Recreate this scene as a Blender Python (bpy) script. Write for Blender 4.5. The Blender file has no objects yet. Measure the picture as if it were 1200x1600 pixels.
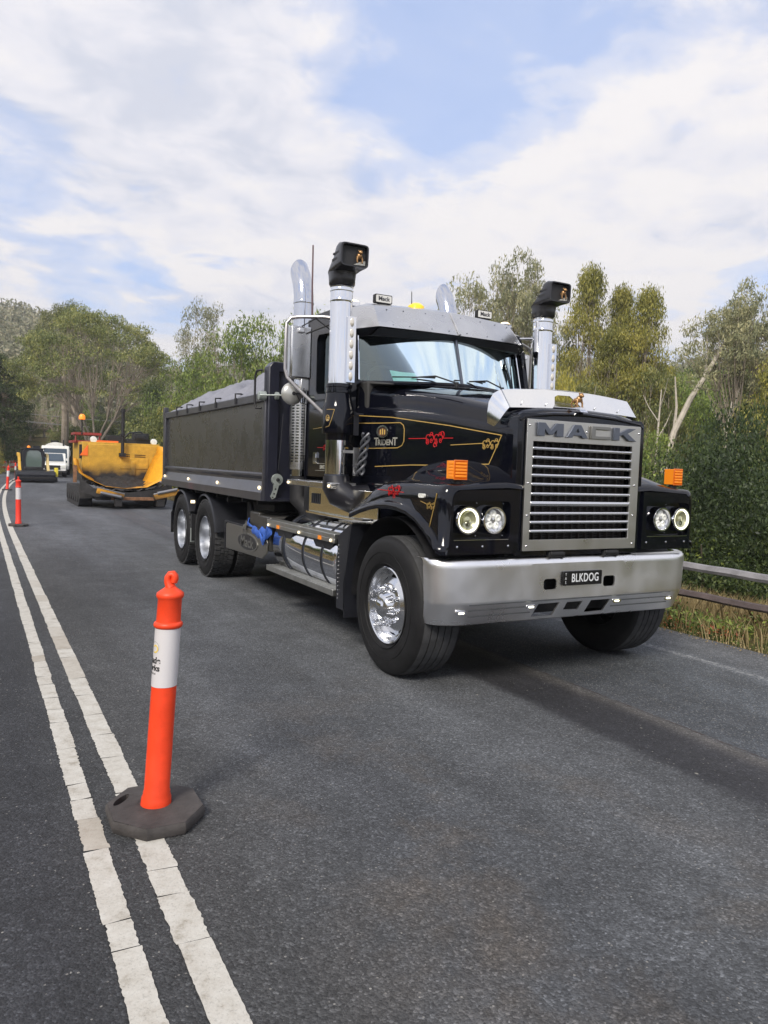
import bpy, bmesh, math, random
import numpy as np
from mathutils import Vector, Matrix, noise as mnoise
R = math.radians
PI = math.pi
random.seed(7)
RNG = np.random.default_rng(7)
scene = bpy.context.scene
C = scene.collection

# ------------------------------------------------------------------ camera
cam_d = bpy.data.cameras.new("camera")
cam = bpy.data.objects.new("camera", cam_d)
C.objects.link(cam)
scene.camera = cam
_y, _p, _r = R(28.408), R(-3.484), R(1.946)
fw = Vector((math.sin(_y)*math.cos(_p), math.cos(_y)*math.cos(_p), math.sin(_p)))
rt = Vector((math.cos(_y), -math.sin(_y), 0))
up = rt.cross(fw)
rt2 = rt*math.cos(_r) + up*math.sin(_r)
up2 = up*math.cos(_r) - rt*math.sin(_r)
M = Matrix((rt2, up2, -fw)).transposed().to_4x4()
M.translation = Vector((-3.972, -4.241, 1.587))
cam.matrix_world = M
cam_d.sensor_fit = 'HORIZONTAL'
cam_d.sensor_width = 36.0
cam_d.lens = 1180.324*36/1200
cam_d.clip_start = 0.05
cam_d.clip_end = 3000
scene.render.resolution_x = 768
scene.render.resolution_y = 1024

# ------------------------------------------------------------------ light
SUN_AZ, SUN_EL = R(229), R(40)          # azimuth from +Y clockwise, where the sun stands
world = bpy.data.worlds.new("World")
scene.world = world
world.use_nodes = True
nt = world.node_tree
for n in list(nt.nodes): nt.nodes.remove(n)
def N(t, **k):
    n = nt.nodes.new(t)
    for a, b in k.items():
        if a == 'inp':
            for i, v in b.items(): n.inputs[i].default_value = v
        else: setattr(n, a, b)
    return n
L = nt.links.new
def ramp(src, stops):
    r = N('ShaderNodeValToRGB')
    el = r.color_ramp.elements
    while len(el) > 1: el.remove(el[0])
    el[0].position, el[0].color = stops[0][0], stops[0][1]
    for p, c in stops[1:]:
        e = el.new(p); e.color = c
    L(src, r.inputs[0]); return r
def math_(op, a, b=None, c=None, clamp=False):
    m = N('ShaderNodeMath', operation=op); m.use_clamp = clamp
    for i, v in enumerate((a, b, c)):
        if v is None: continue
        if isinstance(v, (int, float)): m.inputs[i].default_value = v
        else: L(v, m.inputs[i])
    return m.outputs[0]
sky = N('ShaderNodeTexSky', sky_type='NISHITA', sun_disc=False, sun_elevation=SUN_EL,
        sun_rotation=SUN_AZ, air_density=1.0, dust_density=0.6, ozone_density=1.5, altitude=50)
tc = N('ShaderNodeTexCoord')
sep = N('ShaderNodeSeparateXYZ'); L(tc.outputs['Generated'], sep.inputs[0])
zc = math_('MAXIMUM', sep.outputs[2], 0.035)
px = math_('DIVIDE', sep.outputs[0], math_('ADD', zc, .12))
py = math_('DIVIDE', sep.outputs[1], math_('ADD', zc, .12))
comb = N('ShaderNodeCombineXYZ'); L(px, comb.inputs[0]); L(py, comb.inputs[1])
n1 = N('ShaderNodeTexNoise', inp={'Scale': 1.15, 'Detail': 9, 'Roughness': 0.62, 'Distortion': 0.15}); L(comb.outputs[0], n1.inputs['Vector'])
n2 = N('ShaderNodeTexNoise', inp={'Scale': 4.6, 'Detail': 9, 'Roughness': 0.6, 'Distortion': 0.35}); L(comb.outputs[0], n2.inputs['Vector'])
n3 = N('ShaderNodeTexNoise', inp={'Scale': 0.8, 'Detail': 5, 'Roughness': 0.5}); n3.noise_dimensions = '3D'
mp = N('ShaderNodeMapping'); mp.inputs['Location'].default_value = (4.3, 9.1, 2); L(comb.outputs[0], mp.inputs[0]); L(mp.outputs[0], n3.inputs['Vector'])
# large clear and cloudy parts of the sky, as directions from the ground
def blob(d, w):
    vm = N('ShaderNodeVectorMath', operation='DOT_PRODUCT'); L(tc.outputs['Generated'], vm.inputs[0])
    v = Vector(d).normalized(); vm.inputs[1].default_value = v
    e = math_('MULTIPLY', math_('SUBTRACT', vm.outputs['Value'], 1.0), 2.0/(w*w))
    return math_('POWER', 2.71828, e)
base = math_('ADD', math_('MULTIPLY', n1.outputs['Fac'], 0.66), math_('MULTIPLY', n2.outputs['Fac'], 0.34))
acc = base
for d, w, a in (((.50, .74, .46), .13, -.125), ((.60, .66, .45), .10, -.04), ((.40, .80, .43), .10, -.06), ((.03, .94, .31), .07, -.11),
                ((.15, .96, .24), .08, -.10), ((.80, .56, .215), .07, -.07), ((.45, .86, .20), .10, .0),
                ((.16, .88, .42), .16, .12), ((.30, .90, .30), .13, .10), ((.62, .70, .34), .13, .15), ((.74, .55, .40), .10, .06), ((.60, .77, .22), .10, .06)):
    acc = math_('ADD', acc, math_('MULTIPLY', blob(d, w), a))
mask = ramp(acc, [(0.35, (.20, .20, .20, 1)), (0.435, (.55, .55, .55, 1)), (0.53, (1, 1, 1, 1))])
mask.color_ramp.interpolation = 'EASE'
shade = math_('ADD', math_('MULTIPLY', n3.outputs['Fac'], 0.42), math_('MULTIPLY', n2.outputs['Fac'], 0.58))
ccol = ramp(shade, [(0.38, (4.0, 4.15, 4.75, 1)), (0.475, (5.0, 4.95, 5.3, 1)), (0.56, (5.6, 5.4, 5.4, 1))])
skym = N('ShaderNodeMix', data_type='RGBA', blend_type='MULTIPLY'); skym.inputs[0].default_value = 1
L(sky.outputs[0], skym.inputs[6]); skym.inputs[7].default_value = (1.45, 1.45, 1.5, 1)
skyp = N('ShaderNodeMix', data_type='RGBA'); skyp.inputs[0].default_value = .75
L(skym.outputs[2], skyp.inputs[6]); skyp.inputs[7].default_value = (2.3, 3.1, 5.1, 1)
mx = N('ShaderNodeMix', data_type='RGBA'); L(mask.outputs[0], mx.inputs[0]); L(skyp.outputs[2], mx.inputs[6]); L(ccol.outputs[0], mx.inputs[7])
bg = N('ShaderNodeBackground', inp={'Strength': 0.1}); L(mx.outputs[2], bg.inputs[0])
wo = N('ShaderNodeOutputWorld'); L(bg.outputs[0], wo.inputs[0])

sd = bpy.data.lights.new("sun", 'SUN'); sd.energy = 2.3; sd.angle = R(18); sd.color = (1.0, .93, .82)
sun = bpy.data.objects.new("sun", sd); C.objects.link(sun)
sdir = Vector((math.sin(SUN_AZ)*math.cos(SUN_EL), math.cos(SUN_AZ)*math.cos(SUN_EL), math.sin(SUN_EL)))
sun.rotation_euler = sdir.to_track_quat('Z', 'Y').to_euler()
sun.location = (-10, -20, 30)
scene.view_settings.view_transform = 'Standard'
scene.view_settings.look = 'None'
scene.view_settings.exposure = 0.85
scene.view_settings.gamma = 1

# ------------------------------------------------------------------ helpers
def tag(o, label=None, cat=None, group=None, kind=None):
    if label: o['label'] = label
    if cat: o['category'] = cat
    if group: o['group'] = group
    if kind: o['kind'] = kind
    return o
def empty(name, loc=(0, 0, 0), rz=0, parent=None):
    o = bpy.data.objects.new(name, None); o.empty_display_size = .2
    C.objects.link(o); o.location = loc; o.rotation_euler = (0, 0, rz)
    if parent: o.parent = parent
    return o
def thing(name, label, cat, loc=(0, 0, 0), rz=0, group=None):
    return tag(empty(name, loc, rz), label, cat, group)
def copy_tree(o, parent=None):
    c = o.copy(); C.objects.link(c)
    if parent: c.parent = parent
    for ch in list(o.children): copy_tree(ch, c)
    return c
def srgb(h):
    h = h.lstrip('#'); v = [int(h[i:i+2], 16)/255 for i in (0, 2, 4)]
    return tuple((x/12.92 if x <= .04045 else ((x+.055)/1.055)**2.4) for x in v) + (1,)

MATS = {}
def mat(name, col=(.5, .5, .5), rough=.5, metal=0., coat=0., var=0., vscale=6., bump=0., bscale=60., emis=None, es=0., trans=0., spec=.5, rvar=0., aniso=None, col2=None, alpha=None):
    if name in MATS: return MATS[name]
    m = bpy.data.materials.new(name); m.use_nodes = True
    t = m.node_tree; b = t.nodes['Principled BSDF']
    c4 = tuple(col[:3]) + (1,)
    b.inputs['Base Color'].default_value = c4
    b.inputs['Roughness'].default_value = rough; b.inputs['Metallic'].default_value = metal
    b.inputs['Coat Weight'].default_value = coat; b.inputs['Coat Roughness'].default_value = .04
    b.inputs['Specular IOR Level'].default_value = spec
    b.inputs['Transmission Weight'].default_value = trans
    if emis: b.inputs['Emission Color'].default_value = tuple(emis[:3])+(1,); b.inputs['Emission Strength'].default_value = es
    tcn = t.nodes.new('ShaderNodeTexCoord')
    if var or col2 or rvar:
        n = t.nodes.new('ShaderNodeTexNoise'); n.inputs['Scale'].default_value = vscale; n.inputs['Detail'].default_value = 2 if metal > .5 else 6; n.inputs['Roughness'].default_value = .45 if metal > .5 else .65
        t.links.new(tcn.outputs['Object'], n.inputs['Vector'])
        if var or col2:
            r = t.nodes.new('ShaderNodeValToRGB'); e = r.color_ramp.elements
            e[0].position, e[1].position = .3, .7
            if col2: e[0].color, e[1].color = c4, tuple(col2[:3])+(1,)
            else:
                e[0].color = tuple(x*(1-var) for x in c4[:3])+(1,); e[1].color = tuple(min(1, x*(1+var)) for x in c4[:3])+(1,)
            t.links.new(n.outputs['Fac'], r.inputs[0]); t.links.new(r.outputs[0], b.inputs['Base Color'])
        if rvar:
            mr = t.nodes.new('ShaderNodeMapRange'); mr.inputs[1].default_value = .3; mr.inputs[2].default_value = .7
            mr.inputs[3].default_value = max(.02, rough-rvar); mr.inputs[4].default_value = rough+rvar
            t.links.new(n.outputs['Fac'], mr.inputs[0]); t.links.new(mr.outputs[0], b.inputs['Roughness'])
    if bump:
        n = t.nodes.new('ShaderNodeTexNoise'); n.inputs['Scale'].default_value = bscale; n.inputs['Detail'].default_value = 4
        src = tcn.outputs['Object']
        if aniso:
            mpn = t.nodes.new('ShaderNodeMapping'); mpn.inputs['Scale'].default_value = aniso
            t.links.new(src, mpn.inputs[0]); src = mpn.outputs[0]
        t.links.new(src, n.inputs['Vector'])
        bp = t.nodes.new('ShaderNodeBump'); bp.inputs['Strength'].default_value = bump; bp.inputs['Distance'].default_value = .01
        t.links.new(n.outputs['Fac'], bp.inputs['Height']); t.links.new(bp.outputs[0], b.inputs['Normal'])
    MATS[name] = m
    return m

class MB:
    def __init__(s): s.v = []; s.f = []; s.m = []
    def add(s, vs, fs, mi=0):
        o = len(s.v); s.v += [tuple(v) for v in vs]
        s.f += [tuple(i+o for i in f) for f in fs]; s.m += [mi]*len(fs); return s
    def box(s, x0, x1, y0, y1, z0, z1, mi=0):
        return s.add([(x, y, z) for z in (z0, z1) for y in (y0, y1) for x in (x0, x1)],
                     [(0, 2, 3, 1), (4, 5, 7, 6), (0, 1, 5, 4), (2, 6, 7, 3), (0, 4, 6, 2), (1, 3, 7, 5)], mi)
    def obox(s, c, dx, dy, dz, rot=None, mi=0):
        rot = rot or Matrix.Identity(3); c = Vector(c); vs = []
        for z in (-dz/2, dz/2):
            for y in (-dy/2, dy/2):
                for x in (-dx/2, dx/2): vs.append(c + rot @ Vector((x, y, z)))
        return s.add(vs, [(0, 2, 3, 1), (4, 5, 7, 6), (0, 1, 5, 4), (2, 6, 7, 3), (0, 4, 6, 2), (1, 3, 7, 5)], mi)
    def prism(s, poly, ax, a, b, mi=0):
        def P(u, v, w): return {'x': (w, u, v), 'y': (u, w, v), 'z': (u, v, w)}[ax]
        n = len(poly)
        return s.add([P(u, v, a) for u, v in poly]+[P(u, v, b) for u, v in poly],
                     [tuple(range(n)), tuple(range(2*n-1, n-1, -1))]+[(i, i+n, (i+1) % n+n, (i+1) % n) for i in range(n)], mi)
    def loft(s, rings, mi=0, cap=True, close=True):
        n = len(rings[0]); vs = [v for r in rings for v in r]; fs = []
        for k in range(len(rings)-1):
            for i in range(n if close else n-1):
                j = (i+1) % n; fs.append((k*n+i, k*n+j, (k+1)*n+j, (k+1)*n+i))
        if cap: fs += [tuple(range(n)), tuple(range(len(vs)-1, len(vs)-n-1, -1))]
        return s.add(vs, fs, mi)
    def lathe(s, prof, ax='z', c=(0, 0, 0), mi=0, seg=24, cap=False, a0=0, a1=2*PI):
        rings = []
        full = abs(a1-a0-2*PI) < 1e-6
        k = seg if full else seg+1
        for a, r in prof:
            ring = []
            for i in range(k):
                t = a0+(a1-a0)*i/seg; u, v = r*math.cos(t), r*math.sin(t)
                q = {'x': (a, u, v), 'y': (u, a, v), 'z': (u, v, a)}[ax]
                ring.append((q[0]+c[0], q[1]+c[1], q[2]+c[2]))
            rings.append(ring)
        return s.loft(rings, mi, cap, full)
    def cyl(s, p0, p1, r, mi=0, seg=12): return s.tube([p0, p1], r, mi, seg)
    def tube(s, pts, r, mi=0, seg=8, cap=True, sx=1.0):
        pts = [Vector(p) for p in pts]; n = len(pts)
        rs = r if isinstance(r, (list, tuple)) else [r]*n
        rings = []; prev = None
        for i, p in enumerate(pts):
            d = (pts[min(i+1, n-1)]-pts[max(i-1, 0)])
            if d.length < 1e-9: d = Vector((0, 0, 1))
            d.normalize()
            if prev is None:
                a = Vector((0, 0, 1)) if abs(d.z) < .9 else Vector((1, 0, 0))
                x = d.cross(a).normalized()
            else:
                x = (prev-d*prev.dot(d))
                x = x.normalized() if x.length > 1e-6 else d.orthogonal().normalized()
            prev = x; y = d.cross(x)
            rings.append([p+(x*math.cos(2*PI*k/seg)*sx+y*math.sin(2*PI*k/seg))*rs[i] for k in range(seg)])
        return s.loft(rings, mi, cap)
    def sphere(s, c, rx, ry=None, rz=None, mi=0, seg=16, ring=10):
        ry = ry or rx; rz = rz or rx; rings = []
        for i in range(ring+1):
            t = PI*i/ring; t = min(max(t, .02), PI-.02)
            rings.append([(c[0]+rx*math.sin(t)*math.cos(2*PI*k/seg), c[1]+ry*math.sin(t)*math.sin(2*PI*k/seg), c[2]+rz*math.cos(t)) for k in range(seg)])
        return s.loft(rings, mi, True)
    def text(s, txt, size, mx, depth=.002, mi=0, sx=1.0, bold=0.0, space=1.0):
        cu = bpy.data.curves.new('t', 'FONT'); cu.body = txt; cu.size = size; cu.extrude = depth; cu.offset = bold; cu.align_x = 'CENTER'; cu.align_y = 'CENTER'; cu.space_character = space
        ob = bpy.data.objects.new('t', cu); C.objects.link(ob)
        dg = bpy.context.evaluated_depsgraph_get(); dg.update()
        me = bpy.data.meshes.new_from_object(ob.evaluated_get(dg))
        vs = [mx @ Vector((v.co.x*sx, v.co.y, v.co.z)) for v in me.vertices]
        s.add(vs, [tuple(p.vertices) for p in me.polygons], mi)
        bpy.data.objects.remove(ob); bpy.data.curves.remove(cu); bpy.data.meshes.remove(me)
        return s
    def build(s, name, mats, parent=None, bevel=0, ang=35, seg=2, label=None, flat=False, recalc=True, sub=0):
        me = bpy.data.meshes.new(name); me.from_pydata(s.v, [], s.f)
        if not isinstance(mats, (list, tuple)): mats = [mats]
        for m in mats: me.materials.append(m)
        me.polygons.foreach_set('material_index', s.m)
        if recalc:
            bm = bmesh.new(); bm.from_mesh(me)
            bmesh.ops.recalc_face_normals(bm, faces=bm.faces); bm.to_mesh(me); bm.free()
        if not flat:
            me.polygons.foreach_set('use_smooth', [True]*len(me.polygons))
            me.set_sharp_from_angle(angle=R(ang))
        me.update()
        o = bpy.data.objects.new(name, me); C.objects.link(o)
        if parent: o.parent = parent
        if bevel:
            b = o.modifiers.new('bevel', 'BEVEL'); b.width = bevel; b.segments = seg; b.limit_method = 'ANGLE'; b.angle_limit = R(40); b.harden_normals = False
        if sub:
            q = o.modifiers.new('sub', 'SUBSURF'); q.levels = sub; q.render_levels = sub
        if label: o['label'] = label
        return o
def front_mx(x, y, z, tilt=0):   # text facing -Y
    return Matrix.Translation((x, y, z)) @ Matrix.Rotation(R(90)+tilt, 4, 'X')
def side_mx(x, y, z, yaw=0):      # text facing -X, reading along -Y
    return Matrix.Translation((x, y, z)) @ Matrix.Rotation(R(-90)+yaw, 4, 'Z') @ Matrix.Rotation(R(90), 4, 'X')
def rrect(x0, x1, z0, z1, r, n=4):
    pts = []
    for cx, cz, a in ((x1-r, z1-r, 0), (x0+r, z1-r, 90), (x0+r, z0+r, 180), (x1-r, z0+r, 270)):
        for i in range(n+1):
            t = R(a+90*i/n); pts.append((cx+r*math.cos(t), cz+r*math.sin(t)))
    return pts
def frame_plate(mb, outer, holes, y0, y1, mi=0):
    """plate in the x-z plane between y0 (front) and y1 with holes cut through it"""
    bm = bmesh.new()
    def loop(pts):
        vs = [bm.verts.new((p[0], y0, p[1])) for p in pts]
        return [bm.edges.new((vs[i], vs[(i+1) % len(vs)])) for i in range(len(vs))]
    es = loop(outer)
    for h in holes: es += loop(h)
    bmesh.ops.triangle_fill(bm, use_beauty=True, edges=es, use_dissolve=False)
    bm.verts.index_update()
    vs = [v.co.copy() for v in bm.verts]; fs = [[v.index for v in f.verts] for f in bm.faces]
    bm.free()
    n = len(vs)
    allf = fs+[[i+n for i in reversed(f)] for f in fs]
    k = 0
    for pts in [outer]+list(holes):
        m = len(pts)
        for i in range(m): a, b = k+i, k+(i+1) % m; allf.append([a, b, b+n, a+n])
        k += m
    mb.add(vs+[Vector((v.x, y1, v.z)) for v in vs], allf, mi)
    return mb
# ------------------------------------------------------------------ ground, road
def croad(y):
    t = max(0.0, y-12.0)
    if t < 62: return .00125*t*t
    return .00125*62*62+.155*(t-62)
def sstep(a, b, x):
    t = min(1, max(0, (x-a)/(b-a))); return t*t*(3-2*t)
def H(x, y):
    s = x-croad(y); h = -0.06
    r = math.hypot(x+4, y+4)
    if s > 2.3:
        h = -.03-.08*min(s-2.3, 1.2)
        if s > 3.5: h -= 4.2*sstep(3.4, 14, s)
        if s > 26: h += min(9.0, .25*(s-26))
    if s < -7.1:
        q = -7.1-s
        h = -.03+1.7*sstep(1.0, 8, q)+min(1.5, max(0, q-8)*.08)
    if y > 66:
        h += sstep(66, 84, y)*3.5
    if r > 95:
        t = r-95; az = math.degrees(math.atan2(x+4, y+4)); sec = sstep(-28, -6, az)*(1-sstep(75, 120, az))
        h += (20+12*(1-sstep(2, 14, az)))*sstep(0, 190, t)*sec*(1+.10*math.sin(x*.023+1)+.08*math.sin(x*.041+y*.02))+4*sstep(0, 100, t)
    if abs(s) > 8 or y > 70 or s > 3: h += .35*mnoise.noise(Vector((x*.12, y*.12, 0)))*min(1, abs(s)/12)
    if s > 2.3 or s < -7.1: h += .03*mnoise.noise(Vector((x*1.3, y*1.3, 3)))
    return h
def axis_pts(spec):
    out = [spec[0][0]]
    for a, b, st in spec:
        n = max(1, round((b-a)/st)); out += [a+(b-a)*(i+1)/n for i in range(n)]
    return out
XS = axis_pts([(-520, -120, 40), (-120, -30, 10), (-30, -8, 2), (-8, 1, 1.5), (1, 8, .35), (8, 40, 2), (40, 120, 8), (120, 600, 32)])
YS = axis_pts([(-160, -40, 20), (-40, -5, 5), (-5, 12, .5), (12, 90, 3), (90, 200, 8), (200, 650, 30)])
nx, ny = len(XS), len(YS)
gv = [(x, y, H(x, y)) for y in YS for x in XS]
gf = [(j*nx+i, j*nx+i+1, (j+1)*nx+i+1, (j+1)*nx+i) for j in range(ny-1) for i in range(nx-1)]
gm = bpy.data.materials.new('soil_and_litter'); gm.use_nodes = True
t = gm.node_tree; b = t.nodes['Principled BSDF']; b.inputs['Roughness'].default_value = .95; b.inputs['Specular IOR Level'].default_value = .1
tcn = t.nodes.new('ShaderNodeTexCoord')
na = t.nodes.new('ShaderNodeTexNoise'); na.inputs['Scale'].default_value = .35; na.inputs['Detail'].default_value = 10; na.inputs['Roughness'].default_value = .7
nb = t.nodes.new('ShaderNodeTexNoise'); nb.inputs['Scale'].default_value = 14; nb.inputs['Detail'].default_value = 8; nb.inputs['Roughness'].default_value = .75
t.links.new(tcn.outputs['Object'], na.inputs[0]); t.links.new(tcn.outputs['Object'], nb.inputs[0])
ra = t.nodes.new('ShaderNodeValToRGB'); e = ra.color_ramp.elements; e[0].position, e[0].color = .38, (.05, .065, .022, 1); e[1].position, e[1].color = .6, (.20, .165, .095, 1)
rb = t.nodes.new('ShaderNodeValToRGB'); e = rb.color_ramp.elements; e[0].position, e[0].color = .35, (.45, .42, .38, 1); e[1].position, e[1].color = .68, (1.3, 1.25, 1.1, 1)
mm = t.nodes.new('ShaderNodeMix'); mm.data_type = 'RGBA'; mm.blend_type = 'MULTIPLY'; mm.inputs[0].default_value = 1
t.links.new(na.outputs[0], ra.inputs[0]); t.links.new(nb.outputs[0], rb.inputs[0]); t.links.new(ra.outputs[0], mm.inputs[6]); t.links.new(rb.outputs[0], mm.inputs[7]); t.links.new(mm.outputs[2], b.inputs['Base Color'])
bu = t.nodes.new('ShaderNodeBump'); bu.inputs['Strength'].default_value = 1; bu.inputs['Distance'].default_value = .05; t.links.new(nb.outputs[0], bu.inputs['Height']); t.links.new(bu.outputs[0], b.inputs['Normal'])
me = bpy.data.meshes.new('ground'); me.from_pydata(gv, [], gf); me.materials.append(gm); me.polygons.foreach_set('use_smooth', [True]*len(gf))
o = bpy.data.objects.new('ground', me); C.objects.link(o); tag(o, kind='structure')

# road sheet with (s, y) as uv so lanes follow the bend
ys = axis_pts([(-30, -6, 4), (-6, 14, 1), (14, 130, 3)])
ss = [-7.1, -6, -3.43, -1.5, -.6, -.05, 0.02, 1.2, 2.0, 2.36]
rv, ruv = [], []
for y in ys:
    for k, s in enumerate(ss):
        e = 0
        if k in (0, len(ss)-1): e = .06*mnoise.noise(Vector((y*1.7, k, 0)))
        z = 0.0
        if s > -.02: z = -.008
        if y > 70: z += sstep(70, 95, y)*3.2-.0
        rv.append((s+e+croad(y), y, z)); ruv.append((s+e, y))
n = len(ss)
rf = [(j*n+i, j*n+i+1, (j+1)*n+i+1, (j+1)*n+i) for j in range(len(ys)-1) for i in range(n-1)]
me = bpy.data.meshes.new('road'); me.from_pydata(rv, [], rf)
uv = me.uv_layers.new(name='UVMap')
for lp in me.loops: uv.data[lp.index].uv = ruv[lp.vertex_index]
am = bpy.data.materials.new('asphalt'); am.use_nodes = True
t = am.node_tree; b = t.nodes['Principled BSDF']
def nd(ty, **k):
    q = t.nodes.new(ty)
    for a, v in k.items():
        if a == 'inp':
            for i, w in v.items(): q.inputs[i].default_value = w
        else: setattr(q, a, v)
    return q
def lk(a, b_): t.links.new(a, b_)
def rmp(src, stops):
    r = nd('ShaderNodeValToRGB'); el = r.color_ramp.elements
    while len(el) > 1: el.remove(el[0])
    el[0].position, el[0].color = stops[0]
    for p, c in stops[1:]: q = el.new(p); q.color = c
    lk(src, r.inputs[0]); return r.outputs[0]
def g(v): return (v, v, v, 1)
def mixc(f, a, b_, mode='MIX'):
    q = nd('ShaderNodeMix', data_type='RGBA', blend_type=mode)
    for i, v in ((0, f), (6, a), (7, b_)):
        if isinstance(v, (int, float, tuple)): q.inputs[i].default_value = v
        else: lk(v, q.inputs[i])
    return q.outputs[2]
def mth(op, a, b_=None, clamp=False):
    q = nd('ShaderNodeMath', operation=op); q.use_clamp = clamp
    for i, v in enumerate((a, b_)):
        if v is None: continue
        if isinstance(v, (int, float)): q.inputs[i].default_value = v
        else: lk(v, q.inputs[i])
    return q.outputs[0]
uvn = nd('ShaderNodeUVMap'); sx = nd('ShaderNodeSeparateXYZ'); lk(uvn.outputs[0], sx.inputs[0])
def noise(scale, det=6, ro=.6, vec=None, dist=0):
    q = nd('ShaderNodeTexNoise', inp={'Scale': scale, 'Detail': det, 'Roughness': ro, 'Distortion': dist}); lk(vec if vec else uvn.outputs[0], q.inputs['Vector']); return q.outputs['Fac']
stretch = nd('ShaderNodeMapping'); stretch.inputs['Scale'].default_value = (1, .16, 1); lk(uvn.outputs[0], stretch.inputs[0])
wob = mth('MULTIPLY', mth('SUBTRACT', noise(2.2, 5, .6), .5), .13)
s_ = mth('ADD', sx.outputs[0], wob)
f1 = noise(75, 3, .8); f2 = noise(260, 2, .7)
big = noise(.9, 7, .62, stretch.outputs[0]); med = noise(2.6, 8, .7)
# lane zones across the road (s from -8 to 4 mapped to 0..1)
sn = mth('DIVIDE', mth('ADD', s_, 8), 12)
def zp(s): return (s+8)/12
zone = rmp(sn, [(zp(-7), (0.0520, 0.0543, 0.0595, 1)), (zp(-3.75), (0.0400, 0.0420, 0.0483, 1)), (zp(-3.5), (0.0550, 0.0574, 0.0616, 1)), (zp(-3.2), (0.0681, 0.0698, 0.0729, 1)),
                (zp(-2.3), (0.0780, 0.0830, 0.0924, 1)), (zp(-1.5), (0.1081, 0.1148, 0.1253, 1)), (zp(-.70), (0.0980, 0.1035, 0.1130, 1)), (zp(-.58), (0.0320, 0.0328, 0.0386, 1)),
                (zp(-.2), (0.0352, 0.0353, 0.0402, 1)), (zp(-.06), (0.0950, 0.0902, 0.0873, 1)), (zp(.02), (0.0600, 0.0666, 0.0770, 1)), (zp(1.3), (0.0800, 0.0892, 0.1006, 1)), (zp(2.3), (0.1149, 0.1178, 0.1232, 1))])
patch = rmp(mth('ADD', mth('MULTIPLY', big, .65), mth('MULTIPLY', med, .35)), [(.34, g(.46)), (.45, g(.70)), (.53, g(.90)), (.64, g(1.32))])
col = mixc(1.0, zone, patch, 'MULTIPLY')
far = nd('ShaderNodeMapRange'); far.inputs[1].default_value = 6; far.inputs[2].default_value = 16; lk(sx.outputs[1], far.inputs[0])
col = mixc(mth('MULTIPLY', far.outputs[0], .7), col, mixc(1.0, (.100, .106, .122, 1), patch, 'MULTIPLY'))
brown = rmp(noise(1.1, 8, .7, None, .3), [(.5, g(0)), (.66, g(1))])
bandm = rmp(sn, [(zp(-3.1), g(0)), (zp(-2.6), g(1)), (zp(-1.4), g(1)), (zp(-.9), g(.2))])
nearm = nd('ShaderNodeMapRange'); nearm.inputs[1].default_value = 1.5; nearm.inputs[2].default_value = -1.5; lk(sx.outputs[1], nearm.inputs[0])
col = mixc(mth('MULTIPLY', mth('MULTIPLY', mth('MULTIPLY', brown, bandm), nearm.outputs[0]), .38), col, (.105, .08, .055, 1))
vg = nd('ShaderNodeTexVoronoi', inp={'Scale': 115.0, 'Randomness': 1.0}); lk(uvn.outputs[0], vg.inputs['Vector']); vgs = nd('ShaderNodeSeparateColor'); lk(vg.outputs['Color'], vgs.inputs[0])
vh = nd('ShaderNodeTexVoronoi', inp={'Scale': 62.0, 'Randomness': 1.0}); lk(uvn.outputs[0], vh.inputs['Vector']); vhs = nd('ShaderNodeSeparateColor'); lk(vh.outputs['Color'], vhs.inputs[0])
agg = mixc(1.0, rmp(vgs.outputs[0], [(.0, g(.62)), (.5, g(.90)), (.88, g(1.20)), (1.0, g(1.9))]), rmp(vhs.outputs[0], [(.0, g(.84)), (.6, g(1.0)), (1.0, g(1.22))]), 'MULTIPLY')
agg2 = rmp(f2, [(.3, g(.6)), (.7, g(1.4))])
col = mixc(1.0, col, agg, 'MULTIPLY'); col = mixc(.8, col, agg2, 'MULTIPLY')
# pale stones, more of them in the coarse strip by the verge
vo = nd('ShaderNodeTexVoronoi', inp={'Scale': 95.0, 'Randomness': 1.0}); lk(uvn.outputs[0], vo.inputs['Vector'])
vs_ = nd('ShaderNodeSeparateColor'); lk(vo.outputs['Color'], vs_.inputs[0])
coarse = rmp(sn, [(zp(-.02), g(.0)), (zp(.06), g(1))])
thr = mth('SUBTRACT', .982, mth('MULTIPLY', coarse, .15))
stone = mth('MULTIPLY', mth('GREATER_THAN', vs_.outputs[0], thr), mth('LESS_THAN', vo.outputs['Distance'], .0052*95*.8))
stonecol = mixc(vs_.outputs[1], (.13, .125, .12, 1), (.32, .31, .29, 1))
col = mixc(mth('MULTIPLY', stone, .75), col, stonecol)
vd = nd('ShaderNodeTexVoronoi', inp={'Scale': 7.0, 'Randomness': 1.0}); lk(uvn.outputs[0], vd.inputs['Vector'])
vds = nd('ShaderNodeSeparateColor'); lk(vd.outputs['Color'], vds.inputs[0])
chip = mth('MULTIPLY', mth('GREATER_THAN', vds.outputs[0], .93), mth('LESS_THAN', mth('ADD', vd.outputs['Distance'], mth('MULTIPLY', mth('SUBTRACT', noise(60), .5), .16)), .055))
col = mixc(mth('MULTIPLY', chip, .6), col, (.34, .33, .29, 1))
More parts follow.
